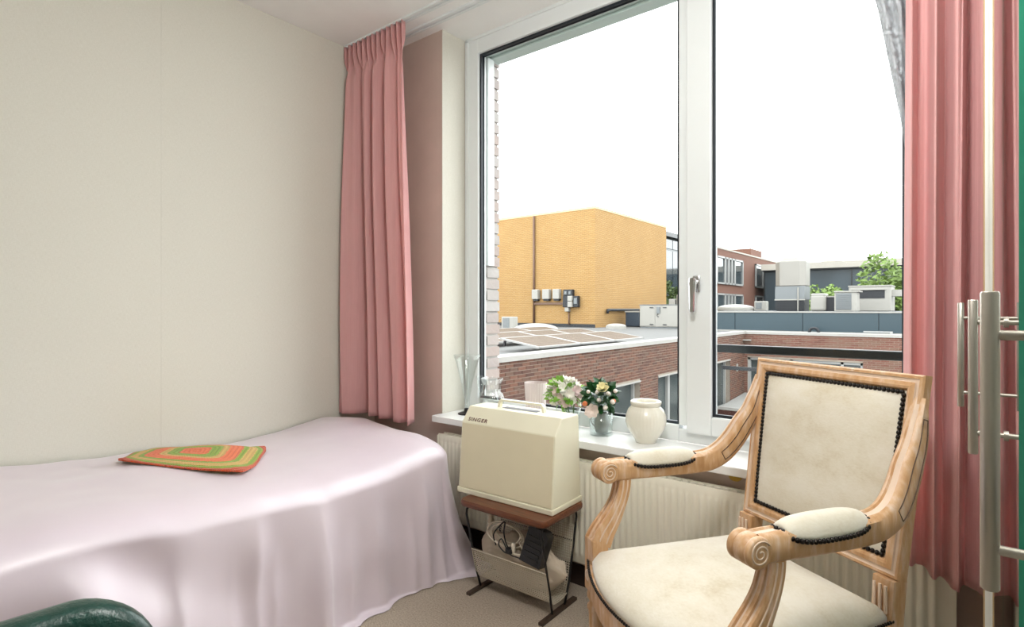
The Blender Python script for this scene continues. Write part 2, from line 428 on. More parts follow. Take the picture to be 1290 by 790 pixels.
struct(MB().box(WX, RX, WY - .014, WY, 0, .085).build('baseboard_front', 'skirting_dark'), 'dark skirting board under the radiator')
struct(MB().box(WX, WX + .014, BY, WY - .014, 0, .07).build('baseboard_left', 'skirting_dark'), 'dark skirting board along the left wall')

# ------------------------------------------------------------------ fill lamp added out of view overhead to brighten the room
def fill_mat():
    t = NT('fill_opal'); t.b.inputs['Base Color'].default_value = (.9, .9, .88, 1); t.b.inputs['Emission Color'].default_value = (1, .975, .95, 1); t.b.inputs['Emission Strength'].default_value = 44.0; M['fill_opal'] = t.m
fill_mat()
cl = empty('added_fill_lamp', (-.40, .75, CEIL)); tag(cl, 'unseen round opal pendant added overhead to brighten the room', 'lamp')
MB().lathe([(.05, -.03), (.055, 0)], (0, 0, 0), 24).build('ceiling_rose', 'white_paint', cl)
MB().tube([(0, 0, -.02), (0, 0, -.44)], .004, 8).build('cord', 'white_paint', cl)
MB().lathe([(max(.002, .17 * sin(pi * k / 12)), -.60 - .17 * cos(pi * k / 12)) for k in range(13)], (0, 0, 0), 24).build('globe', 'fill_opal', cl, smooth=True)

# ------------------------------------------------------------------ window
win = struct(empty('window_1', (-1.08, 2.256, .645)), 'large white two-light window')
def wpart(mb, name, mat, parent=None, **k):
    o = mb.build(name, mat, **k); p = parent or win
    o.parent = p; o.matrix_parent_inverse = Matrix.Translation(-Vector((-1.08, 2.256, .645))) if p is win else Matrix.Identity(4)
    return o
FY0, FY1 = 2.256, 2.325
wpart(MB().box(-2.136, -2.038, FY0, FY1, .645, CEIL, bev=.004), 'frame_stile', 'frame_white')
wpart(MB().box(-2.038, -.03, FY0, FY1, 2.592, CEIL, bev=.004), 'frame_head', 'frame_white')
wpart(MB().box(-2.038, -.9085, FY0, FY1, .645, .714, bev=.004), 'frame_rail', 'frame_white')
wpart(MB().box(-.9085, -.03, FY0, FY1, .645, .70, bev=.004), 'frame_rail', 'frame_white')
wpart(MB().box(-.9085, -.845, FY0, FY1, .714, 2.592, bev=.004), 'mullion', 'frame_white')
wpart(MB().box(-.075, -.02, FY0, FY1, .645, CEIL, bev=.004), 'frame_stile', 'frame_white')
wpart(MB().box(-2.12, -2.105, 2.25, 2.257, .645, CEIL - .01).box(-2.12, -.03, 2.25, 2.257, CEIL - .016, CEIL), 'cover_strip', 'frame_white')
SX0, SX1, SZ0, SZ1 = -.868, -.05, .69, 2.61
sash = wpart(MB().box(SX0, -.7655, 2.232, 2.31, SZ0, SZ1, bev=.006).box(-.13, SX1, 2.232, 2.31, SZ0, SZ1, bev=.006)
             .box(-.7655, -.13, 2.232, 2.31, SZ0, .766, bev=.006).box(-.7655, -.13, 2.232, 2.31, 2.54, SZ1, bev=.006), 'sash', 'frame_white')
sash['label'] = 'white opening casement with a lever handle'
def gframe(x0, x1, z0, z1, y0, y1, w):
    return MB().box(x0, x0 + w, y0, y1, z0, z1).box(x1 - w, x1, y0, y1, z0, z1).box(x0 + w, x1 - w, y0, y1, z0, z0 + w).box(x0 + w, x1 - w, y0, y1, z1 - w, z1)
wpart(gframe(-2.0385, -.908, .7135, 2.5925, 2.272, 2.284, .012), 'gasket', 'gasket')
wpart(gframe(-2.0385, -.908, .7135, 2.5925, 2.296, 2.302, .010), 'gasket', 'gasket')
wpart(gframe(-.766, -.1295, .7655, 2.541, 2.25, 2.262, .012), 'gasket', 'gasket')
wpart(MB().box(-2.0375, -.909, 2.285, 2.293, .7145, 2.5915), 'glass_pane', 'window_glass')
wpart(MB().box(-.765, -.1305, 2.268, 2.276, .7665, 2.54), 'glass_pane', 'window_glass')
wpart(MB().box(-2.137, -.02, 2.007, 2.256, .612, .645, bev=.004), 'window_sill', 'sill_white')
wpart(MB().ball((-.62, 2.06, .60), .024, 12, 6, sc=(1, .6, .8)), 'filler_lump', 'ochre', smooth=True)['label'] = 'small ochre lump of filler under the sill'
# lever handle: escutcheon, neck, lever
hx, hy = -.822, 2.232
hd = MB().box(hx - .016, hx + .016, hy - .012, hy, 1.265, 1.335, bev=.006)
hd.tube([(hx, hy - .01, 1.305), (hx, hy - .05, 1.305)], .0105, 12)
hd.loft([[(hx + a * w, hy - .05 + b * .011, z) for a, b in ((-1, -.6), (-.6, -1), (.6, -1), (1, -.6), (1, .6), (.6, 1), (-.6, 1), (-1, .6))] for z, w in ((1.322, .009), (1.318, .013), (1.30, .0135), (1.26, .0115), (1.20, .0105), (1.188, .009))])
ho = hd.build('window_handle', 'chrome', angle=35); ho.parent = sash; ho.matrix_parent_inverse = Matrix.Identity(4)
ho['label'] = 'chrome lever handle on the casement'

# ------------------------------------------------------------------ our own outer wall and its pale brick reveal
wo = struct(MB().box(-3.6, -2.063, 2.338, 2.452, -3.8, 3.2).box(-2.063, .6, 2.338, 2.452, 2.70, 3.2).box(-2.063, .6, 2.338, 2.452, -3.8, .60).box(-.02, .6, 2.338, 2.452, .60, 2.70).build('wall_outer', 'mortar_pale'), 'outer brick skin around the window')
def brick_mesh(l, d, h, b=.004, mat='brick_red', name='brick'):
    return MB().box(-l / 2, l / 2, -d / 2, d / 2, -h / 2, h / 2).mesh(name, mat)
bm_pale = brick_mesh(.01, .1, .051, mat='brick_pale')
bm_pale2 = brick_mesh(.01, .126, .051, mat='brick_pale')
k = 0; z = .64
while z < 2.70:
    odd = k % 2
    o = inst('brick', bm_pale2 if odd else bm_pale, wo, (-2.0585 + random.uniform(-.0015, .0015), 2.396 + (0 if odd else .008) + random.uniform(-.002, .002), z), (0, 0, random.uniform(-.02, .02)))
    z += .0635; k += 1
gr = tag(MB().box(-2.0535, -2.036, 2.34, 2.392, 1.44, 2.598, bev=.003).build('screen_guide', 'frame_white'), 'white guide rail fixed outside along the pale brick reveal', 'rail')
sc_ = empty('sunscreen_box', (-1.05, 2.39, 2.6)); tag(sc_, 'pale aluminium sunscreen box above the outside of the window', 'sunscreen')
for nm, b in (('cassette', (-1.0, .98, -.045, .05, .012, .098)), ('bottom_bar', (-1.0, .98, -.02, .06, -.004, .012)), ('end_cap', (-1.006, -1.0, -.048, .062, -.006, .1))):
    MB().box(*b, bev=.004).build(nm, 'alu_teal', sc_)
# balustrade rail outside the casement
br = empty('balcony_rail', (-.45, 2.5, 1.008)); tag(br, 'black metal safety rail outside the right-hand casement', 'railing')
MB().box(-.42, .46, -.012, .012, 0, .035, bev=.004).build('rail', 'rail_dark', br)
for sx in (-.405, .445): MB().box(sx - .012, sx + .012, -.05, -.012, .004, .03).build('bracket', 'rail_dark', br)

# ------------------------------------------------------------------ ceiling curtain tracks
for y0, y1, lb in ((1.87, 1.91, 'white ceiling curtain track nearest the room, carrying the pink curtains'), (1.98, 2.022, 'white ceiling curtain track next to the window')):
    t = empty('curtain_track', (-1, (y0 + y1) / 2, CEIL)); tag(t, lb, 'curtain track', 'ceiling curtain tracks')
    hw = (y1 - y0) / 2
    MB().box(-1.70, 1.70, -hw, -.005, -.011, 0).box(-1.70, 1.70, .005, hw, -.011, 0).box(-1.70, 1.70, -.005, .005, -.003, 0).build('rail', 'frame_white', t)

# ------------------------------------------------------------------ curtains
def curtain(name, base, zt, zb, folds, amp, mat, header=.085, seed=1, nx=260, nz=70, pleats=12, flare=None, yshift=None):
    """base(s,t)->(x,y) line of the cloth, s along width, t = 0 top..1 bottom"""
    rnd = random.Random(seed); ph = [rnd.uniform(0, 6.28) for _ in range(6)]
    P = []
    for j in range(nz + 1):
        t = j / nz; row = []
        for i in range(nx + 1):
            s = i / nx
            x0, y0 = base(s, t)
            zb_ = zb(s) if callable(zb) else zb
            z = lerp(zt, zb_, t)
            dist = zt - z
            top = 1 - sstep((dist - header * .7) / (header * 1.6))
            w = s + .018 * sin(7 * s + ph[0] + 1.2 * t) + .012 * sin(13 * s + ph[1])
            c1 = cos(2 * pi * folds * w + ph[2] + .5 * sin(2.2 * t + ph[3]))
            c1 = math.copysign(abs(c1) ** .8, c1)
            c2 = .35 * cos(2 * pi * folds * 2.3 * w + ph[4] + t)
            big = amp * (.62 + .38 * sstep(t * 2)) * (c1 + c2 * (1 - .5 * t))
            pl = cos(2 * pi * pleats * s); pl = .017 * (2 * (max(0, pl) ** 1.6) - .7)
            off = lerp(big * sstep(dist / .35 + .25), pl, top) if header else big
            x0 += .006 * sin(2 * pi * folds * w * 1.0 + 1.3) * (1 - top)
            row.append((x0, y0 - off, z))
        P.append(row)
    o = MB().grid(P).build(name, mat, smooth=True, fix=False); solidify(o, .0025); return o
def lbase(s, t):
    x = lerp(-2.695, lerp(-2.205, -2.185, t), s); y = lerp(1.885, 1.935, sstep(t))
    y += lerp(0, -.15, sstep(t)) * max(0, 1 - s / .25) ** 1.3
    return x, y
oc = curtain('pink_curtain', lbase, CEIL - .012, lambda s: lerp(.622, .60, s), 4.6, .038, 'curtain_pink', seed=4, pleats=12)
tag(oc, 'dusty pink pleated curtain hanging in the corner behind the bed', 'curtain', 'pink window curtains')
oc = curtain('pink_curtain', lambda s, t: (lerp(-.113, .20, s) - .008 * sstep(t) * (1 - s), lerp(1.893, 1.905, t)), CEIL - .012, lambda s: .455 + .05 * max(0, 1 - s * 3), 5.6, .030, 'curtain_pink', seed=11, pleats=7)
tag(oc, 'dusty pink pleated curtain hanging beside the mirrored wardrobe', 'curtain', 'pink window curtains')
P = []
for j in range(41):
    t = j / 40; z = lerp(CEIL - .012, .75, t); row = []
    for i in range(61):
        s = i / 60
        xl = interp([(.75, -.10), (1.55, -.105), (1.75, -.128), (2.10, -.185), (2.4, -.25), (2.7, -.30)], z)
        row.append((lerp(xl, .05, s), 2.0 + .016 * cos(2 * pi * 7 * s) * (1 - .2 * t), z))
    P.append(row)
lc = MB().grid(P).build('lace_curtain', 'lace', smooth=True, fix=False); solidify(lc, .001)
tag(lc, 'white lace net curtain drawn aside behind the right pink curtain', 'curtain')

# ------------------------------------------------------------------ radiator
rd = empty('radiator', (-1.045, 2.03, .13)); tag(rd, 'cream ribbed panel radiator below the window sill', 'radiator')
def rad_panel(y, fac, name):
    x0, x1, pitch = -1.045, 1.045, .0268; n = int((x1 - x0 - .03) / pitch); P = []
    zs = [(0, 0), (.004, 0), (.03, 0), (.038, .5), (.048, 1), (.38, 1), (.39, .5), (.398, 0), (.423, 0), (.427, 0)]
    xs = [(x0, 0)]
    for k in range(n):
        a = x0 + .015 + k * pitch
        xs += [(a + .002, 0), (a + .0075, .75), (a + .0105, 1), (a + .0165, 1), (a + .0195, .75), (a + .025, 0)]
    xs += [(x1, 0)]
    for z, r in zs: P.append([(x, y - fac * .0085 * r * d + (.003 * fac if z in (0, .427) else 0), z) for x, d in xs])
    mb = MB().grid(P); mb.box(x0, x1, y + .002 * fac, y + .010 * fac, .0, .427)
    return mb.build(name, 'radiator', rd, angle=50)
rad_panel(-.0215, 1, 'front_panel'); rad_panel(.030, -1, 'rear_panel')
MB().box(-1.045, -1.04, -.028, .036, .01, .42).build('side_cap', 'radiator', rd); MB().box(1.04, 1.045, -.028, .036, .01, .42).build('side_cap', 'radiator', rd)
g = MB()
for k in range(70): g.box(-1.03 + k * .0295, -1.03 + k * .0295 + .02, -.012, .022, .418, .4215)
g.box(-1.04, 1.04, -.02, -.012, .415, .4215).box(-1.04, 1.04, .022, .028, .415, .4215)
g.build('top_grille', 'radiator', rd)
v = MB().tube([(1.06, .004, .03), (1.06, .004, -.13)], .008, 10); v.tube([(1.035, .004, .03), (1.085, .004, .03)], .012, 10); v.build('supply_pipe', 'radiator', rd)
for sx in (-.8, .8): MB().box(sx - .015, sx + .015, .034, .055, .05, .38).build('wall_bracket', 'radiator', rd)

# ------------------------------------------------------------------ bed and satin spread
def bed_top(x, y):
    z = interp([(-.3, .625), (.4, .615), (.8, .588), (1.2, .558), (1.5, .57), (1.72, .592), (1.95, .585)], y)
    u = (x - WX) / .9
    z += .028 * exp(-((y - 1.72) / .2) ** 2) * exp(-((u - .22) / .25) ** 2)
    z += .02 * exp(-((y - .3) / .35) ** 2) * (1 - u) + .026 * exp(-((u - .35) / .3) ** 2) * exp(-((y - 1.0) / .35) ** 2)
    z += .007 * sin(5 * x + 3 * y) * sin(6 * y + 2) - .012 * sstep((u - .6) / .4)
    return z
def bedspread():
    X1, Y1 = -1.845, 1.885; rc = .10
    edge = []  # (x,y,nx,ny,arc)
    arc = 0; ys = -.25
    N1 = 170
    for i in range(N1):
        yy = lerp(ys, Y1 - rc, i / N1); edge.append((X1, yy, 1, 0, yy - ys))
    base = Y1 - rc - ys
    for i in range(24):
        a = pi / 2 * i / 24; edge.append((X1 - rc + rc * cos(a), Y1 - rc + rc * sin(a), cos(a), sin(a), base + rc * a))
    base += rc * pi / 2
    for i in range(41):
        xx = lerp(X1 - rc, WX + .012, i / 40); edge.append((xx, Y1, 0, 1, base + X1 - rc - xx))
    rnd = random.Random(5)
    cols = []
    for (ex, ey, nx, ny, s) in edge:
        side = nx > .99
        wy = min(ey, 1.62 + .02 * (ey - 1.62)) if side else lerp(1.62, 1.80, sstep((X1 - ex) / .9))
        wx = WX + .012
        colv = []
        nt = 26
        for k in range(nt + 1):
            t = k / nt; x = lerp(wx, ex, t); y = lerp(wy, ey, t)
            z = bed_top(x, y)
            # roundover toward the edge
            dx = min(1, max(0, (t - .80) / .20)) if side else min(1, max(0, (t - .72) / .28))
            z -= (1 - sqrt(max(0, 1 - dx * dx))) * .06
            z += .007 * mnoise.noise(Vector((x * 4.5, y * 3.2, 1.3))) + .004 * mnoise.noise(Vector((x * 11, y * 9, 4.1)))
            colv.append((x, y, z))
        zt = colv[-1][2]
        cnr = exp(-((s - (Y1 - rc + .08 - ys)) / .11) ** 2)
        for k in range(1, 41):
            t = k / 40; z = lerp(zt, .006, t ** .95)
            g = sstep(t * 1.9 + .12)
            def rg_(x): return (1 - abs(sin(x))) ** 1.6 - .3
            f = .75 * rg_(pi * s / .245 + .5 + .25 * t) + .45 * rg_(pi * s / .15 + 1.9 + .5 * t) * sstep(t * 1.3 - .1) + .3 * sin(2 * pi * s / .47 + 1.1)
            f = f * g * (.085 if side else .012) * (.7 + .3 * sin(2 * pi * s / 1.1 + 1.2))
            # large diagonal sags on the near part of the spread
            dg_ = sstep((1.3 - s) / .5)
            f = f * (1 - .55 * dg_) + .045 * sin(2 * pi * (s * 1.9 + z * 2.1) + .4) * sin(pi * min(1, t * 1.1)) * dg_ + .022 * sin(2 * pi * (s * 3.8 + z * 1.2)) * sin(pi * min(1, t * 1.1)) * dg_
            flare = .010 * t + .040 * t * t + cnr * (.02 * t + .085 * t ** 2.2)
            if not side and nx < .5: flare *= .45
            off = flare + f + .006 * sin(pi * t) + .012 * g * mnoise.noise(Vector((s * 5.5, z * 4.0, 7.7))) + .006 * g * mnoise.noise(Vector((s * 13, z * 7, 2.2)))
            tx, ty = -ny, nx
            sw = cnr * .05 * t * t
            px, py = ex + nx * off, ey + ny * off
            if py > 1.985: py = 1.985
            colv.append((px, py, max(.004, z)))
        # hem lying on the carpet
        off2 = .02 + .02 * sin(9 * s) + cnr * .05
        colv.append((min(colv[-1][0] + nx * off2, colv[-1][0] + .08), min(1.986, colv[-1][1] + ny * off2), .003))
        cols.append(colv)
    return MB().grid(cols)
bs = bedspread().build('bedspread', 'satin', smooth=True, fix=False); solidify(bs, .003); subsurf(bs, 1)
tag(bs, 'pale pink satin bedspread draped over the bed down to the carpet', 'bedspread')
bd = empty('bed', (-2.28, .83, 0)); tag(bd, 'single bed hidden beneath the pink satin spread', 'bed')
MB().box(-.40, .37, -1.0, .93, .22, .47, bev=.05).build('mattress', 'mattress', bd)
MB().box(-.40, .36, -1.0, .92, .12, .219).build('bed_base', 'bed_wood', bd)
for sx in (-.36, .32):
    for sy in (-.95, .87): MB().box(sx - .03, sx + .03, sy - .03, sy + .03, 0, .12).build('leg', 'bed_wood', bd)

# crocheted cushion cover
P = []; Q = []; n = 44
QA, QB, QC, QD = Vector((-2.475, .695)), Vector((-2.045, 1.0)), Vector((-2.415, 1.285)), Vector((-2.668, .872))
for i in range(n + 1):
    r1, r2 = [], []
    for j in range(n + 1):
        a, b = -1 + 2 * i / n, -1 + 2 * j / n
        k = 1 - .085 * (a * a * b * b) ** 1.5
        u_, v_ = (a * k + 1) / 2, (b * k + 1) / 2
        p = QA.lerp(QB, u_).lerp(QD.lerp(QC, u_), v_)
        e = max(abs(a), abs(b)); th = .012 * (1 - e ** 4) + .006
        zb = bed_top(p.x, p.y) + .009 + .006 * sin(3 * a + 1.2 * b) + .004 * sin(5 * b)
        zb = max(zb, bed_top(p.x, p.y) + .006) + .012 * max(0, -a) * (b < 0) * -b * 0
        r1.append((p.x, p.y, zb + th)); r2.append((p.x, p.y, zb))
    P.append(r1); Q.append(r2)
cu = MB().grid(P); cu.grid(Q)
ring = [(0, j) for j in range(n)] + [(i, n) for i in range(n)] + [(n, n - j) for j in range(n)] + [(n - i, 0) for i in range(n)]
for (a, b), (c, d) in zip(ring, ring[1:] + ring[:1]): cu.add([P[a][b], P[c][d], Q[c][d], Q[a][b]], [(0, 1, 2, 3)])
co = cu.build('crochet_cushion', 'crochet_wool', smooth=True)
uvl = co.data.uv_layers.new(name='stitch'); nn = (n + 1) ** 2
def _uv(vi):
    if vi < 2 * nn: i, j = divmod(vi % nn, n + 1)
    else:
        q = (vi - 2 * nn) // 4; w_ = (vi - 2 * nn) % 4; i, j = ring[(q + (1 if w_ in (1, 2) else 0)) % len(ring)]
    return (i / n, j / n)
for lp_ in co.data.loops: uvl.data[lp_.index].uv = _uv(lp_.vertex_index)
tag(co, 'crocheted square cushion in orange, green and ochre bands on the bed', 'cushion')

# ------------------------------------------------------------------ green leather chair (only the top of its back shows)
gc = empty('leather_chair', (-.99, .142, 0), radians(-5)); tag(gc, 'dark green leather chair whose rounded back top shows before the bed', 'chair')
secs = []
for x, ins in ((-.034, .030), (-.030, .012), (-.020, .003), (-.008, 0), (.010, 0), (.022, .003), (.032, .012), (.036, .030)):
    secs.append([(-.085 + x - .10 * (.58 - (.575 + zz)) * 0 + .045 * (yy / .2) ** 2, yy, .570 + zz) for yy, zz in rrect(.205 - ins, .180 - ins, .105 - ins * .6, 10)])
MB().loft(secs).build('backrest', 'leather_green', gc, smooth=True)
MB().box(-.10, .36, -.23, .23, .40, .47, bev=.03).build('seat', 'leather_green', gc, angle=40)
for sx, sy in ((-.05, -.18), (-.05, .18), (.32, -.18), (.32, .18)):
    MB().tube([(sx, sy, .40), (sx * 1.12, sy * 1.12, 0)], .012, 8).build('leg', 'black_metal', gc, smooth=True)

# ------------------------------------------------------------------ mirrored wardrobe at the right
wd = empty('mirror_wardrobe', (.08, .6, 0)); tag(wd, 'tall wardrobe with mirrored doors and steel bar handles at the right edge', 'wardrobe')
MB().box(.018, .60, -1.2, -1.18, 0, 2.64).box(.018, .60, 1.176, 1.2, 0, 2.64).box(.018, .60, -1.18, 1.176, 2.6, 2.64).box(.018, .60, -1.18, 1.176, 0, .05).box(.58, .60, -1.18, 1.176, .05, 2.6).build('carcass', 'wardrobe_inner', wd)
MB().box(-.0255, .018, 1.19, 1.207, 0, 2.66).build('end_post', 'post_white', wd)
MB().box(-.0285, -.0255, 1.19, 1.207, 0, 2.66).build('edge_band', 'edge_tan', wd)
def bar_handle(parent, yy, xh, xd, bigL=.25):
    h = MB(); zt, zb = 1.2145, .9640
    r = .0066
    h.lathe([(r * .85, zb), (r, zb + .0015), (r, zt - .0015), (r * .85, zt)], (xh, yy, 0), 20)
    o = h.build('bar_handle', 'steel', parent, angle=40); o['label'] = 'brushed steel bar handle'
    for z in (zt - .0365, zb + .0345):
        s = MB().tube([(xh, yy, z), (xd, yy, z)], .0042, 12); s.lathe([(.008, -.0015), (.008, .0015)], (0, 0, 0), 14)
        for i in range(len(s.v) - 28, len(s.v)): x, y_, z_ = s.v[i]; s.v[i] = (xd - .0015 + z_, yy + x, z + y_)
        o.parent = parent
        q = s.build('standoff', 'steel', parent, angle=40)
for (ya, yb, xf, hy_, hxw) in ((1.254, 1.786, .0615, 1.73, .008), (.95, 1.25, .0615, 1.178, .021), (.50, .946, .0695, .617, .022), (-.1, .496, .0695, None, 0), (-.58, -.104, .0695, None, 0)):
    d = MB().box(xf - .08 + .006, .018, ya - .6, yb - .6, .055, 2.595).build('door', 'wardrobe_inner', wd)
    g = MB().box(xf - .08, xf - .08 + .006, ya - .6 + .0, yb - .6, .055, 2.595, 1)
    for i, fc in enumerate(g.f):
        xs = [g.v[q][0] for q in fc]
        g.mi[i] = 0 if max(xs) - min(xs) < 1e-6 else 1
    g.build('mirror_pane', ['mirror_glass', 'glass_edge'], d)
    if hy_ is not None: bar_handle(d, hy_ - .6, hxw - .08, xf - .08)

# ------------------------------------------------------------------ magazine table
mt = empty('magazine_table', (-1.415, 1.835, 0), radians(.8)); tag(mt, 'small teak-topped wire table with a woven magazine basket below', 'side table')
secs = []
for z, g_ in ((.374, .012), (.378, .004), (.386, 0), (.398, 0), (.404, .003)): secs.append([(x * (1 - g_ / .22), y_ * (1 - g_ / .15), z) for x, y_ in rrect(.218, .150, .03)])
MB().loft(secs).build('tabletop', 'teak', mt, angle=40)
for sx in (-1, 1):
    X = sx * .19
    pts = [(X * .97, -.045, .012), (X, -.07, .10), (X, -.128, .345), (X, -.125, .362), (X, -.112, .370), (X, .112, .370), (X, .125, .362), (X, .128, .345), (X, .07, .10), (X * .97, .045, .012)]
    MB().tube(pts, .0048, 10).build('wire_leg', 'black_metal', mt, smooth=True)
    MB().box(X * .97 - .011, X * .97 + .011, -.125, .125, 0, .012, bev=.002).build('runner', 'bronze_runner', mt)
MB().tube([(-.19, .105, .25), (.19, .105, .25)], .003, 8).build('cross_wire', 'black_metal', mt, smooth=True)
# perforated trays: lattice strips with real holes
def lattice(prof, x0, x1, nx, name):
    mb = MB()
    L = [0]
    for a, b in zip(prof, prof[1:]): L.append(L[-1] + math.hypot(b[0] - a[0], b[1] - a[1]))
    def at(s):
        for i in range(len(prof) - 1):
            if s <= L[i + 1] + 1e-9:
                t = (s - L[i]) / (L[i + 1] - L[i]); return lerp(prof[i][0], prof[i + 1][0], t), lerp(prof[i][1], prof[i + 1][1], t)
        return prof[-1]
    w = .0016; ny = int(L[-1] / .0098)
    for i in range(nx + 1):
        x = lerp(x0, x1, i / nx); P = [[(x - w, *at(L[-1] * k / 20)), (x + w, *at(L[-1] * k / 20))] for k in range(21)]
        mb.grid([[(p[0], p[1], p[2]) for p in r] for r in P])
    for k in range(ny + 1):
        s = L[-1] * k / ny; s0, s1 = max(0, s - w), min(L[-1], s + w); a, b = at(s0), at(s1)
        mb.add([(x0, *a), (x1, *a), (x1, *b), (x0, *b)], [(0, 1, 2, 3)])
    o = mb.build(name, 'mesh_cream', mt, fix=False); solidify(o, .0015); return o
lattice([(-.096, .186), (-.070, .085), (-.060, .062), (-.04, .048), (0, .044)], -.188, .188, 38, 'front_basket_panel')
lattice([(.106, .315), (.08, .11), (.066, .064), (.04, .048), (0, .044)], -.188, .188, 38, 'rear_basket_panel')
MB().tube([(-.19, -.097, .187), (.19, -.097, .187)], .0028, 8).build('rim_wire', 'mesh_cream', mt, smooth=True)

# canvas bag crumpled in the basket
def bag():
    bm = bmesh.new(); bmesh.ops.create_icosphere(bm, subdivisions=4, radius=1)
    for q in bm.verts:
        p = q.co.copy(); x, y_, z_ = p
        wr = .35 * mnoise.noise(Vector((x * 5, y_ * 3, z_ * 4))) + .05 * sin(9 * x + 4 * z_) + .05 * sin(13 * z_ + 5 * y_ + 2 * x) + .035 * sin(21 * x - 9 * y_ + 3 * z_)
        x *= 1 + .08 * sin(3 * z_); wx_ = .215 * x * (1 - .06 * z_); wy_ = .05 * y_ * (1 + .25 * (z_ - .3)); wz = .150 + .098 * z_ + .024 * (1 - abs(x)) * (1 if z_ > 0 else 0)
        wz += .05 * max(0, -x - .55) * max(0, z_)
        if x > .6: wz -= .02 * (x - .6)
        q.co = Vector((wx_ * (1 + wr * .2), wy_ * (1 + wr), max(.052, wz + .16 * wr * .4)))
    mb = MB(); mb.frombm(bm); bm.free()
    return mb
bg_ = bag().build('canvas_bag', 'canvas', smooth=True); bg_.location = (-1.415, 1.838, 0)
tag(bg_, 'crumpled beige canvas bag stuffed in the table basket', 'bag')
kn = MB().lathe([(.004, 0), (.016, .012), (.011, .03), (.014, .045), (.007, .055)], (-.168, 0, .262), 12).build('tied_corner', 'canvas', bg_, smooth=True)
def coil(c, rx, ry, turns, r, jit, seed, n=24):
    rnd = random.Random(seed); pts = []
    for k in range(int(turns * n) + 1):
        a = 2 * pi * k / n; q = 1 + jit * sin(a * .37 + seed) + jit * .6 * sin(a * 1.3)
        pts.append((c[0] + rx * q * cos(a), c[1] + .012 * sin(a * .9 + seed) + .005 * sin(a * .31), c[2] + ry * q * sin(a)))
    return pts
wc = MB().tube(coil((-1.44, 1.768, .278), .075, .045, 3.2, .003, .16, 3), .0032, 8); wc.tube(spline([(-1.37, 1.765, .262), (-1.345, 1.76, .228), (-1.375, 1.755, .216), (-1.41, 1.752, .222)], 8), .0032, 8)
wc.box(-1.40, -1.385, 1.748, 1.764, .222, .258, bev=.004)
tag(wc.build('white_cable', 'cable_white', smooth=True), 'coiled white cable lying on the canvas bag', 'cable')
bc = MB().tube(spline([(-1.485, 1.755, .225), (-1.495, 1.752, .268), (-1.46, 1.75, .312), (-1.432, 1.748, .335), (-1.438, 1.75, .29), (-1.425, 1.75, .245), (-1.40, 1.75, .222), (-1.43, 1.748, .212), (-1.462, 1.746, .235), (-1.45, 1.748, .262), (-1.425, 1.747, .235), (-1.40, 1.746, .212), (-1.36, 1.75, .208), (-1.33, 1.755, .20)], 8), .0028, 8)
bc.box(-1.425, -1.395, 1.738, 1.762, .212, .236, bev=.006)
tag(bc.build('black_cable', 'black_plastic', smooth=True), 'black mains cable with plug looped over the canvas bag', 'cable')
pd_ = empty('foot_pedal', (-1.293, 1.785, .268), radians(8)); pd_.rotation_euler = (radians(-14), radians(12), radians(6)); tag(pd_, 'black sewing machine foot pedal tucked into the basket', 'foot pedal')
MB().prism([(-.046, -.075), (.046, -.075), (.046, .045), (.03, .062), (-.046, .062)], 'y', -.03, .024).build('housing', 'black_plastic', pd_)
for k in range(5): MB().box(-.036, .032, -.0335, -.03, -.06 + k * .02, -.05 + k * .02).build('grip_ridge', 'black_metal', pd_)

# ------------------------------------------------------------------ sewing machine case
sm = empty('sewing_machine_case', (-1.4575, 1.868, .405), radians(1.5)); tag(sm, 'cream sewing machine carrying case standing on the small table', 'case')
hl = .2475
prof = [(-.112, .0), (-.112, .018), (-.106, .020), (-.084, .300), (-.030, .362), (.088, .362), (.100, .350), (.106, .020), (.112, .018), (.112, 0)]
def case_body():
    mb = MB(); L_ = -hl; R_ = hl
    body = [(-.107, .022), (-.0855, .300), (-.036, .363), (.086, .363), (.092, .355), (.107, .022)]
    def sec(x, ins):
        o = []
        for (y_, z_) in body: o.append((x, y_ * (1 - ins * 1.2), .022 + (z_ - .022) * (1 - ins)))
        return o
    mb.loft([sec(-.243, .012), sec(-.24, 0), sec(.24, 0), sec(.243, .012)])
    return mb
o = case_body().build('lid', 'case_cream', sm); bv = o.modifiers.new('bevel', 'BEVEL'); bv.width = .004; bv.segments = 2
MB().box(-hl, hl, -.113, .113, 0, .0215, bev=.003).build('base_tray', 'case_cream', sm)
fp = MB()  # slightly sunken darker front panel
a0, a1 = (-.1075, .026), (-.0858, .296)
fp.add([(-.236, a0[0] - .0012, a0[1]), (.236, a0[0] - .0012, a0[1]), (.236, a1[0] - .0012, a1[1]), (-.236, a1[0] - .0012, a1[1]), (-.236, a0[0] + .004, a0[1]), (.236, a0[0] + .004, a0[1]), (.236, a1[0] + .004, a1[1]), (-.236, a1[0] + .004, a1[1])], [(0, 1, 2, 3), (0, 4, 5, 1), (3, 2, 6, 7), (0, 3, 7, 4), (1, 5, 6, 2)])
fp.build('front_panel', 'case_panel', sm)
hdl = MB(); hp = [(-.118, .025, .360), (-.114, .025, .386), (-.104, .025, .394), (.104, .025, .394), (.114, .025, .386), (.118, .025, .360)]
hdl.loft([[(p[0] + dx, p[1] + dy, p[2] + dz) for dx, dy, dz in q] for p, q in zip(hp, [[(-.006, -.009, 0), (.006, -.009, 0), (.006, .009, 0), (-.006, .009, 0)]] * 2 + [[(-.004, -.009, .004), (.004, -.009, -.005), (.004, .009, -.005), (-.004, .009, .004)]] + [[(.004, -.009, .004), (-.004, -.009, -.005), (-.004, .009, -.005), (.004, .009, .004)]] + [[(.006, -.009, 0), (-.006, -.009, 0), (-.006, .009, 0), (.006, .009, 0)]] * 2)])
hdl.build('carry_handle', 'case_cream', sm)
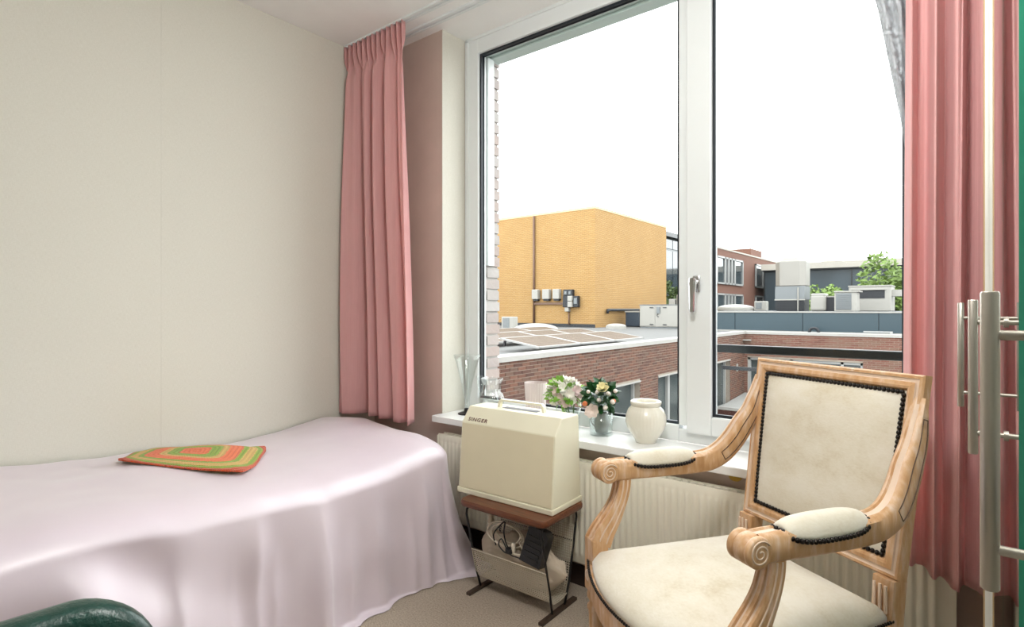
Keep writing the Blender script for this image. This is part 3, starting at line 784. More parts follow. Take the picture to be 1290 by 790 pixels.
MB().box(-.09, .09, .008, .042, .3615, .3645).build('handle_recess', 'black_plastic', sm)
def text_mesh(s, size, name, mat, parent, loc, rotm, extr=.0006, sx=1.0):
    cu_ = bpy.data.curves.new(name, 'FONT'); cu_.body = s; cu_.size = size; cu_.extrude = extr; cu_.offset = size * .012; cu_.space_character = 1.2
    to = bpy.data.objects.new(name, cu_); col.objects.link(to); dg = bpy.context.evaluated_depsgraph_get(); dg.update()
    me = bpy.data.meshes.new_from_object(to.evaluated_get(dg)); bpy.data.objects.remove(to)
    o_ = bpy.data.objects.new(name, me); col.objects.link(o_); me.materials.clear(); me.materials.append(M[mat]); o_.parent = parent
    o_.matrix_local = Matrix.Translation(loc) @ rotm @ Matrix.Diagonal((sx, 1, 1, 1)); return o_
# letters lie on the sloping shoulder
sd = Vector((0, .0495, .063)).normalized(); sn = Vector((0, -.063, .0495)).normalized()
R_ = Matrix(((1, 0, 0, 0), (0, sd.y, sn.y, 0), (0, sd.z, sn.z, 0), (0, 0, 0, 1)))
text_mesh('SINGER', .0235, 'lettering', 'letter_red', sm, Vector((-.213, -.0855, .300)) + sd * .010 + sn * .0008, R_, sx=1.18)['label'] = 'dark red maker name lettering'
# ------------------------------------------------------------------ things on the sill
SZ = .645
tv = empty('trumpet_vase', (-2.02, 2.15, SZ)); tag(tv, 'tall clear flared glass vase on a dark foot at the sill end', 'vase')
vp = [(.012, .03), (.015, .06), (.02, .10), (.03, .16), (.045, .22), (.06, .275), (.072, .312), (.068, .312), (.056, .275), (.041, .22), (.026, .16), (.016, .10), (.01, .065)]
MB().lathe(vp, (0, 0, 0), 28).build('bowl', 'vase_glass', tv, smooth=True)
MB().lathe([(.046, 0), (.048, .004), (.040, .008), (.016, .014), (.013, .030)], (0, 0, 0), 24).build('foot', 'black_plastic', tv, smooth=True)
cv = empty('cut_glass_vase', (-1.86, 2.165, SZ)); tag(cv, 'clear cut-glass vase with fluted rim behind the cream case', 'vase')
vp = [(.045, 0), (.05, .012), (.044, .03), (.058, .06), (.066, .10), (.058, .115), (.046, .135), (.045, .165), (.056, .20), (.053, .20), (.042, .165), (.042, .135), (.054, .113), (.061, .10), (.053, .06), (.04, .034)]
MB().lathe(vp, (0, 0, 0), 48, rib=.045, nr=12).build('bowl', 'vase_glass', cv, smooth=True)
cv2 = tag(MB().lathe([(.022, 0), (.024, .006), (.008, .02), (.008, .10), (.022, .14), (.028, .20), (.026, .20), (.020, .142), (.006, .105)], (0, 0, 0), 32, rib=.03, nr=8).build('stem_glass', 'vase_glass', smooth=True), 'small clear stemmed glass beside the cut-glass vase', 'glass'); cv2.location = (-1.955, 2.195, SZ)
tg = empty('ribbed_tumbler', (-1.585, 2.17, SZ)); tag(tg, 'frosted ribbed glass tumbler behind the case handle', 'glass')
MB().lathe([(.04, 0), (.042, .004), (.055, .20), (.0525, .20), (.0395, .008)], (0, 0, 0), 96, rib=.018, nr=24).build('bowl', 'frosted_glass', tg, smooth=True)

def petal_flower(npet, L, W, cup, rows=2, seed=0):
    rnd = random.Random(seed); mb = MB()
    for r in range(rows):
        for k in range(npet):
            a = 2 * pi * (k + .5 * r) / npet + rnd.uniform(-.15, .15); cu_ = cup + .35 * r; l = L * (1 - .25 * r) * rnd.uniform(.85, 1.1); P = []
            for i in range(5):
                t = i / 4; rr = l * t; w = W * (1 - .3 * r) * sin(pi * min(.93, .12 + .8 * t)) ; z_ = cu_ * rr * (.4 + t) + .002 * r
                P.append([(cos(a) * rr - sin(a) * w * q, sin(a) * rr + cos(a) * w * q, z_ + .25 * w * q * q) for q in (-1, -.4, .4, 1)])
            mb.grid(P)
    return mb
def leaf_mb(L, W):
    mb = MB(); P = []
    for i in range(6):
        t = i / 5; w = W * sin(pi * (t ** .8)) * .5 + .0004
        P.append([(L * t, -w, .10 * L * t * (1 - t) * 2 + .18 * w), (L * t, 0, .10 * L * t * (1 - t) * 2 - .05 * w), (L * t, w, .10 * L * t * (1 - t) * 2 + .18 * w)])
    return mb.grid(P)
def orient(o, d, roll=0):
    d = Vector(d).normalized(); o.rotation_mode = 'QUATERNION'; o.rotation_quaternion = d.to_track_quat('Z', 'Y') @ Matrix.Rotation(roll, 3, 'Z').to_quaternion()
def leaf_orient(o, d, roll=0):
    d = Vector(d).normalized(); o.rotation_mode = 'QUATERNION'; o.rotation_quaternion = d.to_track_quat('X', 'Z') @ Matrix.Rotation(roll, 3, 'X').to_quaternion()
# white blossom posy in a glass jar
po = empty('blossom_posy', (-1.378, 2.165, SZ)); tag(po, 'posy of white and mauve blossom with pale green leaves in a glass jar', 'flowers')
MB().lathe([(.036, 0), (.038, .004), (.036, .05), (.042, .10), (.0405, .10), (.0345, .05), (.036, .008)], (0, 0, 0), 28).build('glass_jar', 'jar_glass', po, smooth=True)
st = MB()
rnd = random.Random(3)
for k in range(9):
    a = rnd.uniform(0, 6.28); st.tube([(.012 * cos(a), .012 * sin(a), .01), (.02 * cos(a + 1) - .008, .02 * sin(a + 1), .09), (.045 * cos(a) - .03, .035 * sin(a), .15)], .0018, 6)
st.build('stems', 'stem', po, smooth=True)['kind'] = 'stuff'
fm = [petal_flower(6, .026, .011, .35, 2, 1).mesh('blossom', 'petal_white', True, False), petal_flower(5, .024, .011, .3, 2, 2).mesh('blossom', 'petal_mauve', True, False), petal_flower(7, .028, .010, .5, 2, 5).mesh('blossom', 'petal_white', True, False)]
lm = leaf_mb(.048, .026).mesh('leaf', 'leaf_light', True, False)
pc = Vector((-.035, -.005, .165))
for k in range(34):
    a = k * 2.39996; zz = 1 - 1.75 * (k + .5) / 34; rr = sqrt(max(0, 1 - zz * zz)); d = Vector((rr * cos(a), rr * sin(a), zz))
    p = pc + Vector((d.x * .075, d.y * .058, d.z * .058)) * rnd.uniform(.82, 1.05)
    mi = 1 if (d.z < .35 and d.y < .2 and k % 2) else (0 if k % 3 else 2)
    orient(inst('blossom', fm[mi], po, p, scale=(rnd.uniform(.8, 1.15),) * 3), d + Vector((0, -.15, .15)), rnd.uniform(0, 6))
for k in range(48):
    d = Vector((rnd.uniform(-1, 1), rnd.uniform(-1, .7), rnd.uniform(-.7, .9))).normalized()
    leaf_orient(inst('leaf', lm, po, pc + Vector((d.x * .058, d.y * .05, d.z * .046))), d + Vector((0, -.1, .1)), rnd.uniform(-1, 1))
# camellia in a pewter jug inside a square-ish glass
ca = empty('camellia_jug', (-1.225, 2.165, SZ)); tag(ca, 'camellia sprig in a pewter jug standing inside a clear glass', 'flowers')
MB().lathe([(.047, 0), (.05, .003), (.053, .1), (.0505, .1), (.047, .012), (.03, .010)], (0, 0, 0), 32).build('outer_glass', 'jar_glass', ca, smooth=True)
jg = MB().lathe([(.024, .012), (.028, .014), (.031, .03), (.033, .05), (.028, .075), (.024, .09), (.027, .098), (.025, .098), (.022, .09)], (.004, 0, 0), 28).build('pewter_jug', 'pewter', ca, smooth=True)
MB().tube(spline([(-.022, -.004, .085), (-.042, -.008, .075), (-.043, -.008, .05), (-.027, -.004, .032)], 6), .003, 8).build('jug_handle', 'pewter', jg, smooth=True)
lmd = leaf_mb(.050, .034).mesh('leaf', 'leaf_dark', True, False)
cc_ = Vector((.0, -.005, .165))
sb = MB()
for k in range(8):
    a = k * .8; sb.tube([(.004, 0, .05), (.01 * cos(a), .01 * sin(a), .11), (.04 * cos(a), .035 * sin(a), .17)], .002, 6)
sb.build('stems', 'stem', ca, smooth=True)['kind'] = 'stuff'
for k in range(100):
    a = k * 2.39996; zz = 1 - 1.8 * (k + .5) / 100; rr = sqrt(max(0, 1 - zz * zz)); d = Vector((rr * cos(a), rr * sin(a), zz))
    leaf_orient(inst('leaf', lmd, ca, cc_ + Vector((d.x * .048, d.y * .036, d.z * .045)), scale=(rnd.uniform(.75, 1.1),) * 3), d + Vector((rnd.uniform(-.8, .8), rnd.uniform(-.8, .8), rnd.uniform(-.4, .6))), rnd.uniform(-1.2, 1.2))
cmY = petal_flower(7, .026, .013, .55, 3, 8).mesh('bloom', 'petal_yellow', True, False); cmP = petal_flower(7, .030, .014, .4, 3, 9).mesh('bloom', 'petal_pink', True, False)
bud = MB().ball((0, 0, .006), .0105, 10, 6, sc=(1, 1, 1.3)).mesh('bud', 'petal_pink', True); budo = MB().ball((0, 0, .006), .011, 10, 6, sc=(1, 1, 1.2)).mesh('bud', 'petal_orange', True)
f2 = Vector((.45, -.85, .25))   # roughly toward the room
def cfl(me, dx, dz, dn, dirv, sc=1): orient(inst(me.name.split('.')[0], me, ca, Vector((dx * .8, dx * .5, 0)) + Vector((.50, -.80, 0)) * dn + Vector((0, 0, .165 + dz)), scale=(sc,) * 3), dirv)
cfl(cmY, .005, .042, .045, (.3, -.7, .6), 1.05); cfl(cmP, -.042, -.052, .055, (.3, -.9, .1), 1.1)
for dx, dz, me in ((-.06, .03, bud), (-.02, .028, bud), (.03, .022, bud), (-.012, -.006, bud), (.05, -.012, bud), (.018, -.038, bud), (-.075, -.022, budo), (.062, .035, bud), (.055, -.008, budo)):
    cfl(me, dx, dz, .06, (.4, -.8, .4), rnd.uniform(.8, 1.1))
# white ribbed vase
wv = empty('ceramic_vase', (-1.012, 2.163, SZ)); tag(wv, 'plain cream ribbed ceramic vase on the sill behind the armchair arm', 'vase')
vp = [(.040, 0), (.043, .003), (.044, .010), (.058, .030), (.075, .058), (.0825, .085), (.0815, .110), (.072, .136), (.058, .150), (.056, .155), (.060, .162), (.061, .168), (.056, .171), (.050, .168), (.050, .155), (.06, .14), (.07, .12)]
MB().lathe(vp, (0, 0, 0), 108, rib=.008, nr=36).build('body', 'ceramic', wv, smooth=True)
MB().lathe([(.0575, .150), (.0605, .155), (.0635, .163), (.063, .170), (.057, .173), (.052, .170), (.052, .155)], (0, 0, 0), 48).build('rim', 'ceramic', wv, smooth=True)

# ------------------------------------------------------------------ armchair
ch = empty('armchair', (-.562, 1.322, 0), -math.atan2(.515, .857)); tag(ch, 'limed-wood armchair with cream upholstery and dark nail trim', 'armchair')
WD = ['chair_wood', 'limewash']
def back_pt(u_, z_, n_=0):   # point on the raked back plane (n_ toward the sitter)
    L = sqrt(1 + .15 ** 2)
    return (u_, .47 + .15 * (z_ - .5) - n_ / L, z_ + .15 * n_ / L)
# back frame, mitred moulding
ZB, ZT, UB, UT = .553, 1.04, .250, .262
prof = [(0, -.018), (0, .006), (.004, .011), (.010, .011), (.012, .007), (.018, .007), (.020, .011), (.030, .014), (.036, .012), (.042, .004), (.042, -.018)]
pm = [0, 0, 0, 1, 1, 1, 0, 0, 0, 0, 0]
corners = [(-UB, ZB, 1, 1), (UB, ZB, -1, 1), (UT, ZT, -1, -1), (-UT, ZT, 1, -1)]
frames = [[back_pt(cu0 + sx_ * w, cz0 + sz_ * w, n_) for w, n_ in prof] for cu0, cz0, sx_, sz_ in corners]
names = ['lower_rail', 'back_post', 'top_rail', 'back_post']
for i in range(4):
    a, b = frames[i], frames[(i + 1) % 4]
    MB().loft([a, b], mis=pm).build(names[i], WD, ch)
# upholstered back
P = []; Q = []
nu = 28
for i in range(nu + 1):
    z_ = lerp(ZB + .040, ZT - .040, i / nu); hw = lerp(UB, UT, (z_ - ZB) / (ZT - ZB)) - .040; r1 = []; r2 = []
    for j in range(nu + 1):
        s = -1 + 2 * j / nu; e = (1 - abs(s) ** 5) * (1 - abs(-1 + 2 * i / nu) ** 5)
        r1.append(back_pt(s * hw, z_, .004 + .020 * e)); r2.append(back_pt(s * hw, z_, -.014))
    P.append(r1); Q.append(r2)
MB().grid(P).grid(Q, flip=True).build('back_cushion', 'velvet_cream', ch, smooth=True, fix=False)
def nails(path, r, gap, name='nail_trim', closed=False, sc=(1, 1, 1)):
    mb = MB(); path = [Vector(p) for p in path]
    if closed: path = path + [path[0]]
    d = 0; nxt = 0
    for a, b in zip(path, path[1:]):
        l = (b - a).length
        while nxt <= d + l: mb.ball(a.lerp(b, (nxt - d) / l if l else 0), r, 6, 4, sc=sc); nxt += gap
        d += l
    o_ = mb.build(name, 'nail', ch, smooth=True); o_['kind'] = 'stuff'; return o_
w = .046
def bp(u_, z_): return back_pt(u_, z_, .008)
nails([bp(-UB + w, ZB + w), bp(UB - w, ZB + w), bp(UT - w, ZT - w), bp(-UT + w, ZT - w)], .0062, .0116, closed=True)
# rear legs and stubs
for sx in (-1, 1):
    secs = []
    for z_, ww, yy in ((.0, .016, .56), (.2, .021, .505), (.40, .025, .463), (.555, .026, .478)): secs.append([(sx * .222 + a * ww, yy + b * ww * .85, z_) for a, b in ((-1, -1), (1, -1), (1, 1), (-1, 1))])
    MB().loft(secs).build('rear_leg', WD, ch)
    fl = MB()
    for k in (-1, 0, 1): fl.box(sx * .222 + k * .014 - .0035, sx * .222 + k * .014 + .0035, .4385, .4445, .478, .545, 1, bev=.002)
    fl.xform(Matrix.Translation((0, .013, 0)) @ Matrix.Shear('XY', 4, (0, 0)) if False else Matrix.Translation((0, .002, 0)))
    fl.build('fluting', WD, ch)
# seat outline (front bowed)
def seat_outline(ins=0, n=14):
    o_ = []
    F, Bk = .288 - ins, .245 - ins
    for k in range(n + 1):
        s = -1 + 2 * k / n; o_.append((s * F, -.065 - .078 * (1 - s * s) + ins, 0))
    for k in range(1, 7): t = k / 6; o_.append((lerp(F, Bk, t), lerp(-.065, .455, t) - ins * t, 0))
    for k in range(1, n): s = 1 - 2 * k / n; o_.append((s * Bk, .455 - ins, 0))
    for k in range(0, 6): t = 1 - k / 6; o_.append((-lerp(F, Bk, t), lerp(-.065, .455, t) - ins * t, 0))
    return o_
secs = [[(p[0], p[1], z_) for p in seat_outline(i_)] for z_, i_ in ((.385, .012), (.388, .006), (.40, .004), (.404, .0), (.452, .0), (.458, .004))]
MB().loft(secs).build('seat_rail', WD, ch, angle=35)
so = seat_outline(.008, 14)
cen = Vector((0, .19, 0)); secs = []
for ins, z_ in ((0, .452), (.0, .470), (.004, .480), (.016, .494), (.05, .512), (.11, .528), (.18, .536), (.24, .538)):
    sec = []
    for p in so:
        d = (Vector(p) - cen); l = d.length; f_ = max(.02, (l - ins * l / .27) / l); sec.append((cen.x + d.x * f_, cen.y + d.y * f_, z_))
    secs.append(sec)
MB().loft(secs).build('seat_cushion', 'velvet_cream', ch, smooth=True)
so2 = seat_outline(-.001, 14)
nails([(p[0], p[1], .463) for p in so2[:15] + so2[15:22]] , .0042, .0088)
nails([(p[0], p[1], .463) for p in reversed(so2[-7:])] , .0042, .0088)
# front legs with block, neck and flutes
for sx in (-1, 1):
    X, Yf = sx * .285, -.040
    MB().box(X - .026, X + .026, Yf - .026, Yf + .026, .375, .53, bev=.004).build('leg_block', WD, ch)
    rs = MB().lathe([(.018, 0), (.018, .003), (.012, .004), (.010, .002), (.005, .005), (.001, .005)], (0, 0, 0), 16)
    rs.xform(Matrix.Translation((X, Yf - .0255, .42)) @ Matrix.Rotation(radians(90), 4, 'X')); rs.build('rosette', 'limewash', ch, smooth=True)
    prof_ = [(.010, 0), (.013, .01), (.017, .05), (.0225, .30), (.024, .318), (.027, .322), (.027, .33), (.021, .334), (.0205, .345), (.027, .355), (.028, .365), (.025, .376)]
    lg = MB(); n = 60
    o0 = len(lg.v)
    lg.lathe(prof_, (X, Yf, 0), n)
    for i in range(len(lg.v)):
        ring_, k = divmod(i, n)
        if 2 <= ring_ <= 3:
            q = 1 - .10 * max(0, cos(2 * pi * k / n * 10)) ; x_, y_, z_ = lg.v[i]; lg.v[i] = (X + (x_ - X) * q, Yf + (y_ - Yf) * q, z_)
    lg.build('front_leg', WD, ch, angle=60)
# arm supports: fluted sweep rising and curling back
def sweep(path, rights, wid, hei, sect, mis=None, ups=None):
    secs = []
    N = len(path)
    for i in range(N):
        p = Vector(path[i]); t = (Vector(path[min(i + 1, N - 1)]) - Vector(path[max(i - 1, 0)])).normalized(); r = Vector(rights[i] if isinstance(rights, list) else rights); r = (r - t * r.dot(t)).normalized(); up = r.cross(t).normalized()
        secs.append([p + r * a * wid[i] + up * b * hei[i] for a, b in sect])
    return secs
def flute_sect():
    s_ = []; m_ = []
    # box with two rounded flutes on the long sides (b = +-1)
    for sgn in (1, -1):
        q = [(-1, .75), (-.9, 1), (-.62, 1), (-.55, .80), (-.25, .80), (-.18, 1), (.18, 1), (.25, .80), (.55, .80), (.62, 1), (.9, 1), (1, .75)]
        if sgn < 0: q = [(-a, -b) for a, b in q]
        s_ += q
    q = s_; m_ = [1 if (abs(a[1]) < .99 and abs(b[1]) < .99 and abs(a[0]) < .8) else 0 for a, b in zip(q, q[1:] + q[:1])]
    return s_, m_
FS, FM = flute_sect()
for sx in (-1, 1):
    X = sx * .285
    path = spline([(X, -.036, .515), (X, -.020, .545), (X, .008, .585), (X, .030, .625), (X, .043, .665), (X, .047, .70)], 5)
    n = len(path); wid = [lerp(.026, .021, i / (n - 1)) for i in range(n)]; hei = [lerp(.032, .019, sstep(i / (n - 1) * 1.5)) for i in range(n)]
    # section a: along u (across), b: in the v-z plane
    secs = sweep(path, (1, 0, 0), wid, hei, FS)
    MB().loft(secs, mis=FM).build('arm_support', WD, ch)
    # side flutes seen on the outer and inner faces
    sf = MB()
    for side in (-1, 1):
        for q in (-.38, .38):
            pp = []
            for i in range(n):
                t = (Vector(path[min(i + 1, n - 1)]) - Vector(path[max(i - 1, 0)])).normalized(); up = Vector((1, 0, 0)).cross(t)
                pp.append(Vector(path[i]) + Vector((side * wid[i] * .985, 0, 0)) + up * hei[i] * q)
            sf.tube(pp[1:-1], .0026, 6)
    sf.build('fluting', 'limewash', ch, smooth=True)
    # arm
    pts = [(X, -.002, .7235), (X, .06, .7235), (X, .14, .7215), (X, .24, .7190), (X * .995, .31, .7190), (X * .985, .36, .724), (X * .97, .405, .744), (X * .945, .445, .782), (X * .92, .478, .83), (X * .90, .507, .875), (X * .89, .525, .925), (X * .88, .541, .985)]
    path = spline(pts, 5); n = len(path)
    wid = [interp([(0, .026), (.1, .027), (.35, .029), (.5, .026), (.85, .021), (1, .016)], i / (n - 1)) for i in range(n)]
    hei = [interp([(0, .030), (.12, .030), (.4, .030), (.55, .032), (.72, .033), (.88, .022), (1, .006)], i / (n - 1)) for i in range(n)]
    sect = [(-1, -.75), (-.75, -1), (.75, -1), (1, -.75), (1, .7), (.72, .92), (.42, 1), (.30, .86), (-.30, .86), (-.42, 1), (-.72, .92), (-1, .7)]
    MB().loft(sweep(path, (1, 0, 0), wid, hei, sect), mis=[0, 0, 0, 0, 0, 0, 0, 1, 0, 0, 0, 0]).build('arm', WD, ch, angle=50)
    # carved panel line on the sweep of the arm
    for side in (-1, 1):
        lo, hi = [], []
        for i in range(int(n * .52), int(n * .93)):
            t = (Vector(path[min(i + 1, n - 1)]) - Vector(path[max(i - 1, 0)])).normalized(); r = Vector((1, 0, 0)); r = (r - t * r.dot(t)).normalized(); up = r.cross(t).normalized()
            c_ = Vector(path[i]) + r * side * (wid[i] * 1.0); lo.append(c_ - up * hei[i] * .5); hi.append(c_ + up * hei[i] * .42)
        MB().tube(lo + hi[::-1], .0016, 6, closed=True).build('carved_line', 'pipe_brown', ch, smooth=True)
    # volute: scroll drum and spiral
    dr = MB(); R0 = .0315; pr = []
    drum = [(a, r_) for a, r_ in ((-.031, .024), (-.031, .028), (-.028, R0), (-.019, R0), (-.015, R0 - .0035), (-.010, R0), (.010, R0), (.015, R0 - .0035), (.019, R0), (.028, R0), (.031, .028), (.031, .024))]
    for a, r_ in drum: pr.append([(X + a, -.012 + r_ * cos(2 * pi * k / 28), .722 + r_ * sin(2 * pi * k / 28)) for k in range(28)])
    dr.loft(pr); dr.build('volute', WD, ch, angle=50)
    for side in (-1, 1):
        pp = []
        for k in range(46):
            a = k / 45 * 2.3 * 2 * pi; r_ = .023 * (1 - k / 45) + .003; pp.append((X + side * .0312, -.012 + r_ * cos(a + .6), .722 + r_ * sin(a + .6)))
        MB().tube(pp, .0018, 6).build('scroll', 'limewash', ch, smooth=True)
    # arm pad
    P = []; NL = 26
    path2 = []
    top = []
    secs = []
    for i in range(NL + 1):
        t = i / NL; yv = lerp(.062, .302, t); e = sqrt(max(0, 1 - abs(-1 + 2 * t) ** 3.2)); zz = lerp(.751, .747, t)
        row = []
        for k in range(13):
            a = pi * k / 12; row.append((X + cos(a) * (.012 + .0235 * e), yv, zz + .004 - .026 * (1 - sin(a)) * e + .020 * e * sin(a) - (1 - e) * .004))
        secs.append(row)
    MB().loft(secs).build('arm_pad', 'velvet_cream', ch, smooth=True)
    pth = [Vector(r[0]) + Vector((.001, 0, -.001)) for r in secs] + [Vector(r[-1]) + Vector((-.001, 0, -.001)) for r in secs[::-1]]
    nails(pth, .0058, .0108, closed=True)

# ------------------------------------------------------------------ outside: ground
struct(MB().box(-120, 80, 2.5, 140, -4.2, -4.0).build('ground', 'ground_grey'), 'paved ground far below the window')

# ------------------------------------------------------------------ red brick wing along the courtyard
def brick_rects(s0, s1, z0, z1, holes, L=.22, H=.0625, J=.011):
    out = []; k = 0; z_ = z1
    while z_ - H >= z0 - 1e-6:
        s = s0 - (L / 2 if k % 2 else 0)
        while s < s1:
            a, b = max(s + J / 2, s0), min(s + L - J / 2, s1); c_, d_ = z_ - H + J / 2, z_ - J / 2
            segs = [(a, b)]
            for (h0, h1, g0, g1) in holes:
                if d_ > g0 and c_ < g1:
                    ns = []
                    for (p, q) in segs:
                        if q <= h0 or p >= h1: ns.append((p, q)); continue
                        if p < h0: ns.append((p, h0))
                        if q > h1: ns.append((h1, q))
                    segs = ns
            for p, q in segs:
                if q - p > .03: out.append((p, q, c_, d_))
            s += L
        z_ -= H; k += 1
    return out
COPZ = .44
wing = empty('brick_wing', (-5.6, 6, -4)); tag(wing, 'low dark red brick wing with white roof edging across the courtyard', 'building')
WO = Vector((-5.6, 6, -4))
def wb(mb, name, mat, parent=wing, **k):
    mb.xform(Matrix.Translation(-WO)); return mb.build(name, mat, parent, **k)
FX = -5.6; YE = 19.6
holesA = [(9.55, 11.68, -2.6, -.42), (12.64, 14.9, -2.6, -.42), (16.1, 18.1, -1.9, -.40)]
# mortar body with real recesses: pieces between holes
fa = MB()
ys_ = [5.2] + [q for h in holesA for q in h[:2]] + [YE + .3]
for a, b in zip(ys_[0::2], ys_[1::2]): fa.box(FX - .3, FX - .008, a, b, -4, COPZ - .07)
for h in holesA: fa.box(FX - .3, FX - .008, h[0], h[1], h[3], COPZ - .07); fa.box(FX - .3, FX - .008, h[0], h[1], -4, h[2])
fw = wb(fa, 'courtyard_wall', 'mortar_red')
rectsA = brick_rects(5.2, YE, -2.5, COPZ - .07, holesA)
def vis_key(r):
    yc = (r[0] + r[1]) / 2; zc = (r[2] + r[3]) / 2
    return yc - 0.0 * zc
cand = [r for r in rectsA if (r[0] + r[1]) / 2 > 6.75 and (r[2] + r[3]) / 2 > -.75 and r[1] - r[0] > .2]
cand.sort(key=vis_key); near = set(cand[:300])
bfull = MB().box(-.014, .0, -.1045, .1045, -.02575, .02575).mesh('brick', 'brick_red')
rest = MB()
for r in rectsA:
    if r in near: inst('brick', bfull, fw, Vector((FX + random.uniform(-.001, .002), (r[0] + r[1]) / 2, (r[2] + r[3]) / 2)) - WO)
    else: rest.box(FX - .014, FX + random.uniform(-.001, .002), r[0], r[1], r[2], r[3])
rs_ = wb(rest, 'far_brickwork', 'brick_red', fw); rs_['kind'] = 'stuff'
# lintel soffits / windows of the wing
for i, h in enumerate(holesA):
    o_ = wb(MB().box(FX - .24, FX - .20, h[0], h[1], h[2], h[3]), 'window', 'dark_window')
    fr = MB(); X0, X1 = FX - .21, FX - .14
    fr.box(X0, X1, h[0], h[0] + .07, h[2], h[3]).box(X0, X1, h[1] - .07, h[1], h[2], h[3]).box(X0, X1, h[0], h[1], h[3] - .07, h[3]).box(X0, X1, h[0], h[1], h[2], h[2] + .07)
    m_ = lerp(h[0], h[1], .42); fr.box(X0, X1 + .01, m_ - .06, m_ + .06, h[2], h[3])
    f_ = wb(fr, 'window_frame', 'ext_frame', o_)
    wb(MB().box(FX - .16, FX + .02, h[0], h[1], h[3] - .035, h[3]), 'lintel_strip', 'coping_white', o_)
# end wall (faces the room)
holesB = [(-5.5, -2.19, -1.65, -.43)]
fb = MB()
fb.box(FX - .3, -5.5, YE + .008, YE + .3, -4, COPZ - .07).box(-2.19, 3.0, YE + .008, YE + .3, -4, COPZ - .07).box(-5.5, -2.19, YE + .008, YE + .3, -.43, COPZ - .07).box(-5.5, -2.19, YE + .008, YE + .3, -4, -1.65)
fbw = wb(fb, 'end_wall', 'mortar_red')
rb_ = MB()
for r in brick_rects(FX, 1.0, -1.95, COPZ - .07, holesB): rb_.box(r[0], r[1], YE + random.uniform(-.002, .001), YE + .012, r[2], r[3])
x_ = wb(rb_, 'end_brickwork', 'brick_salmon', fbw); x_['kind'] = 'stuff'
o_ = wb(MB().box(-5.5, -2.19, YE + .16, YE + .2, -1.65, -.43), 'window', 'dark_window')
fr = MB()
for a in (-5.5, -4.2, -2.78, -2.26): fr.box(a, a + .08, YE + .06, YE + .16, -1.65, -.43)
fr.box(-5.5, -2.19, YE + .06, YE + .16, -.51, -.43).box(-5.5, -2.19, YE + .06, YE + .16, -1.65, -1.57)
wb(fr, 'window_frame', 'ext_frame', o_)
# copings and roof
wb(MB().box(FX - .32, FX + .03, 5.2, YE + .03, COPZ - .085, COPZ), 'coping', 'coping_white')
wb(MB().box(FX + .03, 3.0, YE - .03, YE + .32, COPZ - .085, COPZ), 'coping', 'coping_white')
wb(MB().box(-30, FX - .3, 4, 30.4, COPZ - .2, COPZ - .11).box(FX - .3, 3.0, YE + .3, 22.52, COPZ - .2, COPZ - .11), 'flat_roof', 'roof_grey')
# lower roof in the corner of the courtyard
lr = empty('lower_roof', (-5.58, 16.9, -4)); tag(lr, 'low pale roof with dark red fascia in the courtyard corner', 'roof')
LO = Vector((-5.58, 16.9, -4))
def lb_(mb, name, mat): mb.xform(Matrix.Translation(-LO)); return mb.build(name, mat, lr)
lb_(MB().prism([(16.9, -2.10), (19.58, -2.1), (19.58, -1.62), (16.9, -1.76)], 'x', -5.58, 1.5), 'roof_slab', 'pale_roof')
lb_(MB().box(-5.58, 1.5, 16.84, 16.9, -1.80, -1.715), 'edge_trim', 'coping_white')
lb_(MB().box(-5.57, 1.5, 16.86, 16.899, -2.10, -1.80), 'fascia', 'fascia_red')
lb_(MB().box(-5.5, 1.4, 17.0, 19.5, -4, -2.1), 'body', 'mortar_red')
gd = empty('guard_rail', (-5.55, 16.95, -1.75)); tag(gd, 'grey guard rail above the low courtyard roof', 'railing')
MB().box(.05, 6.5, -.02, .02, 1.14, 1.25).build('rail', 'rail_grey', gd)
for x in (2.4, 4.4, 6.4): MB().box(x - .02, x + .02, -.02, .02, .02, 1.14).build('post', 'rail_grey', gd)
fl_ = tag(MB().box(-.10, .10, -.02, .02, -.02, .02).box(-.14, .14, -.15, -.02, -.01, .03, bev=.008).build('floodlight', 'unit_white'), 'small white floodlight at the inner corner of the brick wing', 'lamp'); fl_.location = (-5.5, YE - .04, COPZ - .30)
vb = tag(MB().box(-.03, .0, -.07, .07, -.12, .12, bev=.01).build('wall_box', 'unit_white'), 'small white box on the brick wall beside the far window', 'box'); vb.location = (FX + .033, 18.75, -.72); 

# solar panels: tilted rows along the roof edge
def solar_mesh():
    fr = MB(); L_, W_ = 1.53, .985
    fr.box(-W_ / 2, W_ / 2, -L_ / 2, -L_ / 2 + .04, 0, .035).box(-W_ / 2, W_ / 2, L_ / 2 - .04, L_ / 2, 0, .035).box(-W_ / 2, -W_ / 2 + .03, -L_ / 2 + .03, L_ / 2 - .03, 0, .035).box(W_ / 2 - .03, W_ / 2, -L_ / 2 + .03, L_ / 2 - .03, 0, .035)
    return fr.mesh('frame', 'pv_frame'), MB().box(-W_ / 2 + .03, W_ / 2 - .03, -L_ / 2 + .03, L_ / 2 - .03, .012, .031).mesh('cells', 'pv_cells'), MB().box(-W_ / 2 + .02, -W_ / 2 + .06, -L_ / 2 + .1, -L_ / 2 + .14, -.13, 0).box(W_ / 2 - .06, W_ / 2 - .02, -L_ / 2 + .1, -L_ / 2 + .14, -.02, 0).mesh('bracket', 'unit_dark')
pf, pcell, pbr = solar_mesh()
ordw = ['first', 'second', 'third', 'fourth', 'fifth', 'sixth', 'seventh', 'eighth']
roww = ['front row at the roof edge', 'middle row', 'rear row']
